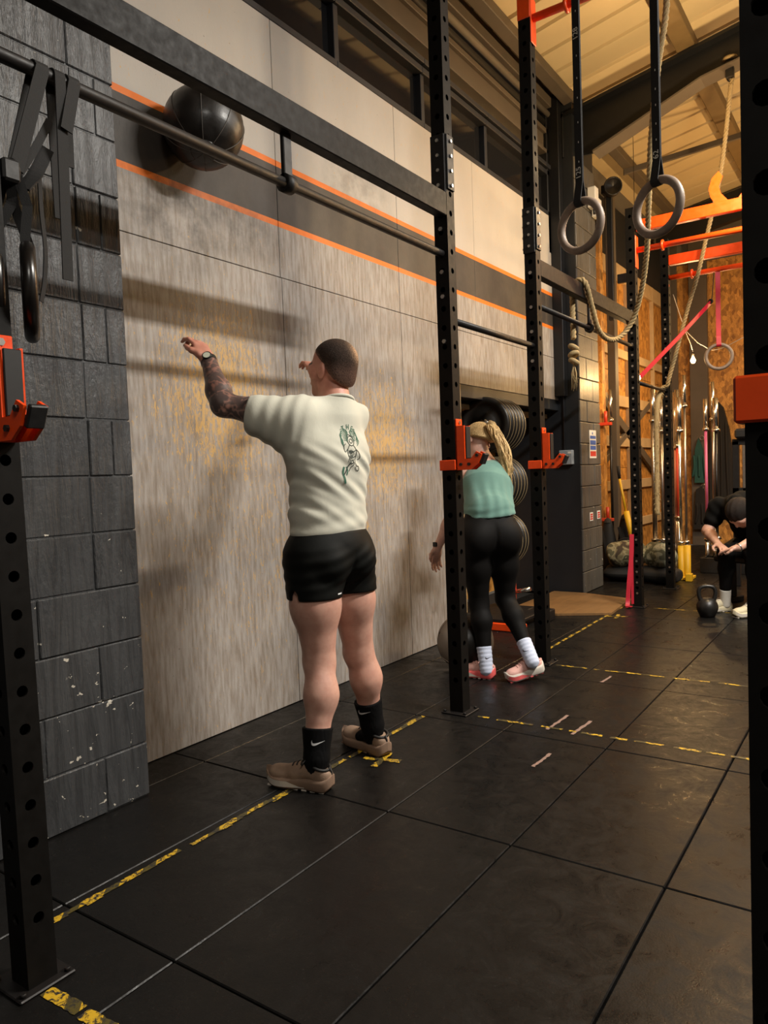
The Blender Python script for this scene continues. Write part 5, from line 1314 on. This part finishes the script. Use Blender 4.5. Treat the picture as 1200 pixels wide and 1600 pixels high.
# hair and ponytail
simple('hair_plain',(.66,.45,.20),.55,0,70,.45)
HS=SDF(); A=np.stack([wF,wL,wU]); HS.ell(W['head']+wU*.030-wF*.016,np.array([.108,.087,.099])*.95,A,.01); HS.ell(W['head']-wU*.025-wF*.045,np.array([.068,.078,.075]),A,.03)
tie=W['head']-wF*.105+wU*.018
HS.cone(W['head']-wF*.07+wU*.02,tie,.05,.020,.03)
def whair(P):
    D=HS(P); h=P-W['head']; f,l,u=h@wF,h@wL,h@wU
    line=np.where(f>.0,.020+f*.45,.020+f*.95); D=smax(D,line-u,.01)
    return D+.0012*np.sin(np.arctan2(l,u-.02)*36+6*vnoise(P,9,3))
blond=lambda P: ncol(P,(.42,.27,.11),(.80,.58,.28),46,44)
lo,hi=HS.bounds(.01); body_part('hair',whair,lo,hi,.0042,'hair_strand',wom,blond,'blonde hair drawn back')
part('hair_tie',MB().torus(V(tie),V(wF*.9-wU*.2),.020,.010,20,8),'cloth_black',wom)
PT=SDF(); pts=[tie,tie-wF*.02-fw.F*.045+U*.005,tie-fw.F*.095-U*.045-fw.L*.03,tie-fw.F*.135-U*.14-fw.L*.060,tie-fw.F*.150-U*.23-fw.L*.070,tie-fw.F*.150-U*.33-fw.L*.065]
rad=[.018,.025,.030,.030,.024,.006]
pts=[p+ (fw.F*.01) for p in pts]
PT.chain(list(zip(pts,rad)),.02)
for k,(dl,dz) in enumerate(((.022,.02),(-.022,.035),(.012,.06))):
    PT.chain([(pts[2]+fw.L*dl*.6,.018),(pts[3]+fw.L*dl-U*dz*.3,.017),(pts[4]+fw.L*dl*1.2-U*dz,.011),(pts[5]+fw.L*dl*1.3-U*dz*.7,.004)],.012)
def pony(P):
    D=PT(P); ang=(P@fw.L)*150+5*vnoise(P,14,6)+1.5*np.sin(P[:,2]*28); return D+.0022*np.sin(ang)
lo,hi=PT.bounds(.015); body_part('ponytail',pony,lo,hi,.0042,'hair_strand',wom,blond,'long blonde ponytail')
rnd=random.Random(5); stm=MB(); cp=spline([V(p) for p in pts],6); cr=[np.interp(i/(len(cp)-1),np.linspace(0,1,6),rad) for i in range(len(cp))]
for k in range(90):
    a0=rnd.uniform(0,6.28); r0=rnd.uniform(.75,1.18); ph=rnd.uniform(0,6.28); en=rnd.randint(len(cp)-9,len(cp)); st_=rnd.choice((0,0,2)); pth=[]
    for i in range(st_,en):
        tt=i/len(cp); a1=a0+.5*math.sin(tt*9+ph); q=cp[i]+(V(fw.L)*math.cos(a1)+V(fw.F)*math.sin(a1))*cr[i]*(r0+.18*math.sin(tt*14+ph)); pth.append(q)
    stm.tube(pth,[.0032]*(len(pth)-1)+[.0008],5)
so2=part('loose_strands',stm,'hair_plain',wom,'wavy blonde strands',kind='stuff')
# tank top
T=SDF(); T.cone(W['waist']-U*.03,W['chest'],.143,.150,.05,fw.F,.74); T.cone(W['chest'],W['neck']-tA*.035,.140,.062,.06); T.cone(W['shL']*.80+W['shR']*.20,W['shR']*.80+W['shL']*.20,.056,.056,.05)
T.cone(fw(.0,-.02,.97),W['waist'],.146,.148,.05,fw.F,.76)
ax_=(W['chest']-W['waist']); ax_/=np.linalg.norm(ax_)
def tank(P):
    D=T(P); q=fw.loc(P); f,l,z=q.T
    D=D+.0028*np.sin((P@fw.L)*105+3.5*vnoise(P,6,51)+(z-1)*12)*np.clip((1.2-z)/.1,.1,1)
    D=D+.0025*np.sin(z*110+2*np.sin(l*16)+2*vnoise(P,7,52))*np.clip((1.04-z)/.05,0,1)
    D=smax(D,(.965+.10*f-.05*l)-z,.006)
    for a,sg in ((W['shL'],1),(W['shR'],-1)):
        e=a+(W['shL']-W['shR'])*sg*.10; D=smax(D,.066-np.linalg.norm((P-e)*np.array([1,1,.72]),axis=1),.012)
    D=smax(D,(P-(W['neck']-tA*.015))@tA,.01)
    return D
lo,hi=T.bounds(.02); body_part('tank_top',tank,lo,hi,.005,'tank_cloth',wom,None,'loose sage green tank top')
# leggings
K=SDF(); K.ell(W['pel']+U*.02,(.125,.165,.13),fw.ax,.05); K.cone(fw(.02,-.015,.93),fw(.05,-.025,1.00),.150,.138,.05,fw.F,.76)
for h,k_,a,sg in ((W['hipL'],W['kL'],W['aL'],1),(W['hipR'],W['kR'],W['aR'],-1)):
    K.ell(h-fw.F*.060-U*.0,(.080,.088,.10),fw.ax,.05)
    K.cone(h,h+(k_-h)*.45,.100,.083,.04); K.cone(h+(k_-h)*.45,k_,.083,.057,.04); K.cone(k_,k_+(a-k_)*.32-fw.F*.012,.056,.060,.03); K.cone(k_+(a-k_)*.32-fw.F*.012,a+(k_-a)*.16,.059,.039,.03)
def legg(P):
    D=K(P); q=fw.loc(P); D=smax(D,q[:,2]-1.0-.1*q[:,0],.006)
    D=D+.006*np.exp(-((q[:,1]+.005)/.012)**2)*(q[:,0]<-.02)*np.clip((.93-q[:,2])/.06,0,1)*np.clip((q[:,2]-.75)/.05,0,1)
    up1=W['kL']-W['aL']; up1/=np.linalg.norm(up1); up2=W['kR']-W['aR']; up2/=np.linalg.norm(up2)
    return D
lo,hi=K.bounds(.01); lg=body_part('leggings',legg,lo,hi,.0052,'legging',wom,None,'fitted black leggings')
part('logo',draw_on(bvh_of(lg),fw(-.4,-.03,.975),-fw.L,U,[([(-.006,-.002),(0,.004),(.006,-.002)],.004)]),'logo_white',lg)
for a,k_,sg in ((W['aL'],W['kL'],1),(W['aR'],W['kR'],-1)):
    Q=SDF(); up=k_-a; up/=np.linalg.norm(up); Q.cone(a-up*.06,a+up*.09,.040,.045,.02)
    fn=lambda P,Q=Q,a=a,up=up: smax(Q(P)+.001*np.sin(((P-a)@up)*260),((P-a)@up)-.075,.004)
    lo,hi=Q.bounds(.01); so_=body_part('sock',fn,lo,hi,.0042,'sock_white',wom)
    vd=V((-a[0],-a[1],0)).normalized(); rr=V((0,0,1)).cross(vd)
    part('logo',draw_on(bvh_of(so_),V(a)+vd*.2+V((0,0,.012))+rr*(.002 if sg>0 else -.03),rr,(0,0,1),[([(x,y) for x,y in p],w_) for p,w_ in swoosh(.034)]),'logo_dark',so_)
shL_=shoe(wom,(W['aL']+np.array([.055,.01,0]))[:2],(-.99,-.10),.235,.085,'shoe_pink','shoe_coral','shoe_white',0,.003,'shoe_pink',1,'shoe_pink',.088)
vd=V((-W['aL'][0],-W['aL'][1],0)).normalized(); rr=V((0,0,1)).cross(vd)
part('side_logo',draw_on(bvh_of(shL_),V(W['aL'])+vd*.2+V((0,0,-.062))+rr*-.03,rr,(0,0,1),swoosh(.075)),'logo_dark',shL_)
ar=W['aR']
shoe(wom,(ar+np.array([.070,.075,0]))[:2],(-.72,-.69),.24,.088,'shoe_pink','shoe_white','shoe_coral',.24,.006,'shoe_pink',1,'shoe_pink',.088)
part('wrist_watch',MB().tube([V(W['wrL']+U*.035),V(W['wrL']+U*.010)],.030,18,False).box(W['wrL']+np.array([-.012,-.038,.008]),W['wrL']+np.array([.016,-.024,.038]),.004),'watch_strap',wom)

# ------------------------------------------------------------------ the seated person in black, bent over
pp=thing('person','person in black bent forward on a bench, hands clasped, behind the near upright','person',(-1.05,6.75,0))
fp=Frame((-1.05,6.75),(-.45,-.89))
Q_=dict(pel=fp(-.20,.02,.56),chest=fp(.0,.03,.84),neck=fp(.13,.05,.90),head=fp(.225,.15,.82),shR=fp(.05,-.165,.855),shL=fp(.05,.20,.855),elR=fp(.13,-.215,.655),wrR=fp(.31,.02,.565),elL=fp(.16,.30,.64),wrL=fp(.35,.235,.56),
        hipR=fp(-.16,-.08,.52),hipL=fp(-.16,.13,.52),kR=fp(.27,.06,.50),aR=fp(.185,-.015,.11),kL=fp(.24,.28,.50),aL=fp(.20,.26,.11))
pF=fp.F*.45-U*.86; pF/=np.linalg.norm(pF); pU=fp.F*.86+U*.45; pU-=pF*(pU@pF); pU/=np.linalg.norm(pU); pL=np.cross(pU,pF)
S=SDF(); S.cone(Q_['neck'],Q_['head'],.05,.05,.03); head_sdf(S,Q_['head'],pF,pL,pU,.95); S.cone(Q_['pel'],Q_['chest'],.12,.13,.05); S.cone(Q_['shL'],Q_['shR'],.05,.05,.05)
arm(S,Q_['shR'],Q_['elR'],Q_['wrR'],(.054,.047,.04,.042,.027)); arm(S,Q_['shL'],Q_['elL'],Q_['wrL'],(.054,.047,.04,.042,.027))
hand(S,Q_['wrR'],fp.F*.5+fp.L*.85-U*.15,-U*.9+fp.F*.1,-1,.95,(.25,.3,.3,.35),.15); hand(S,Q_['wrL'],-fp.L*.93-U*.25+fp.F*.25,-U*.9,1,.95,(.2,.25,.3,.3),.15)
for h,k_,a in ((Q_['hipR'],Q_['kR'],Q_['aR']),(Q_['hipL'],Q_['kL'],Q_['aL'])): S.cone(h,k_,.07,.05,.03); S.cone(k_,a,.045,.034,.03); S.cone(a,a-U*.05,.032,.03,.02)
lo,hi=S.bounds(.02); body_part('body',S,lo,hi,.006,'skin',pp,lambda P: ncol(P,(.50,.29,.21),(.58,.35,.26),9,61))
HS=SDF(); A=np.stack([pF,pL,pU]); HS.ell(Q_['head']+pU*.03-pF*.016,np.array([.108,.087,.10])*.97,A,.01); HS.cone(Q_['head']-pF*.08,Q_['head']-pF*.04-U*.12-fp.L*.05,.05,.02,.03)
lo,hi=HS.bounds(.01); body_part('hair',lambda P: smax(HS(P)+.002*np.sin((P@pL)*160),-((P-Q_['head'])@pU)-.045+((P-Q_['head'])@pF)*.35,.01),lo,hi,.005,'hair_strand',pp,lambda P: ncol(P,(.012,.008,.006),(.03,.018,.012),50,62),'dark hair falling forward')
T=SDF(); T.cone(Q_['pel'],Q_['chest'],.150,.150,.05); T.cone(Q_['chest'],Q_['neck'],.14,.065,.05); T.cone(Q_['shR'],Q_['shL'],.075,.075,.05)
for s_,e in (('shR','elR'),('shL','elL')): T.cone(Q_[s_],Q_[s_]+(Q_[e]-Q_[s_])*.55,.075,.072,.05)
lo,hi=T.bounds(.015); body_part('t_shirt',lambda P: T(P)+.003*np.sin(P@(fp.L*60+U*70)+3*vnoise(P,7,63)),lo,hi,.006,'black_tee',pp,None,'loose black T-shirt')
K=SDF()
for h,k_,a in ((Q_['hipR'],Q_['kR'],Q_['aR']),(Q_['hipL'],Q_['kL'],Q_['aL'])): K.cone(h,k_,.098,.066,.04); K.cone(k_,k_+(a-k_)*.35-fp.F*.012,.062,.064,.03); K.cone(k_+(a-k_)*.35-fp.F*.012,a+(k_-a)*.16,.062,.043,.03)
K.cone(Q_['pel'],Q_['pel']-U*.02,.15,.15,.05)
lo,hi=K.bounds(.01); body_part('leggings',K,lo,hi,.0065,'legging',pp)
for a,k_ in ((Q_['aR'],Q_['kR']),(Q_['aL'],Q_['kL'])):
    Q=SDF(); up=k_-a; up/=np.linalg.norm(up); Q.cone(a-U*.05,a+up*.10,.040,.046,.02)
    lo,hi=Q.bounds(.01); body_part('sock',lambda P,Q=Q,a=a,up=up: smax(Q(P),((P-a)@up)-.085,.004),lo,hi,.005,'sock_plain',pp)
    shoe(pp,(a-fp.F*.065)[:2],fp.F*.96-fp.L*.2,.265,.092,'shoe_cream','shoe_cream','shoe_white',0,.003,'shoe_cream',1,'shoe_white',.09)
part('bracelet',MB().torus(V(Q_['wrL']),V(Q_['wrL']-Q_['elL']),.031,.006,20,6),'bare_steel',pp)
bn=thing('bench','flat black bench under the person in black','bench',(-1.0,7.0,0))
c_=fp(-.22,.03,0)
part('pad',MB().obox(c_,fp.F,fp.L,U,(-.16,-.35,.37),(.16,.35,.43),.015),'rubber_black',bn)
for l_ in (-.28,.28): part('leg',MB().obox(c_,fp.F,fp.L,U,(-.13,l_-.03,0),(.13,l_+.03,.05),.006).obox(c_,fp.F,fp.L,U,(-.03,l_-.03,.05),(.03,l_+.03,.37),.004),'black_steel',bn)
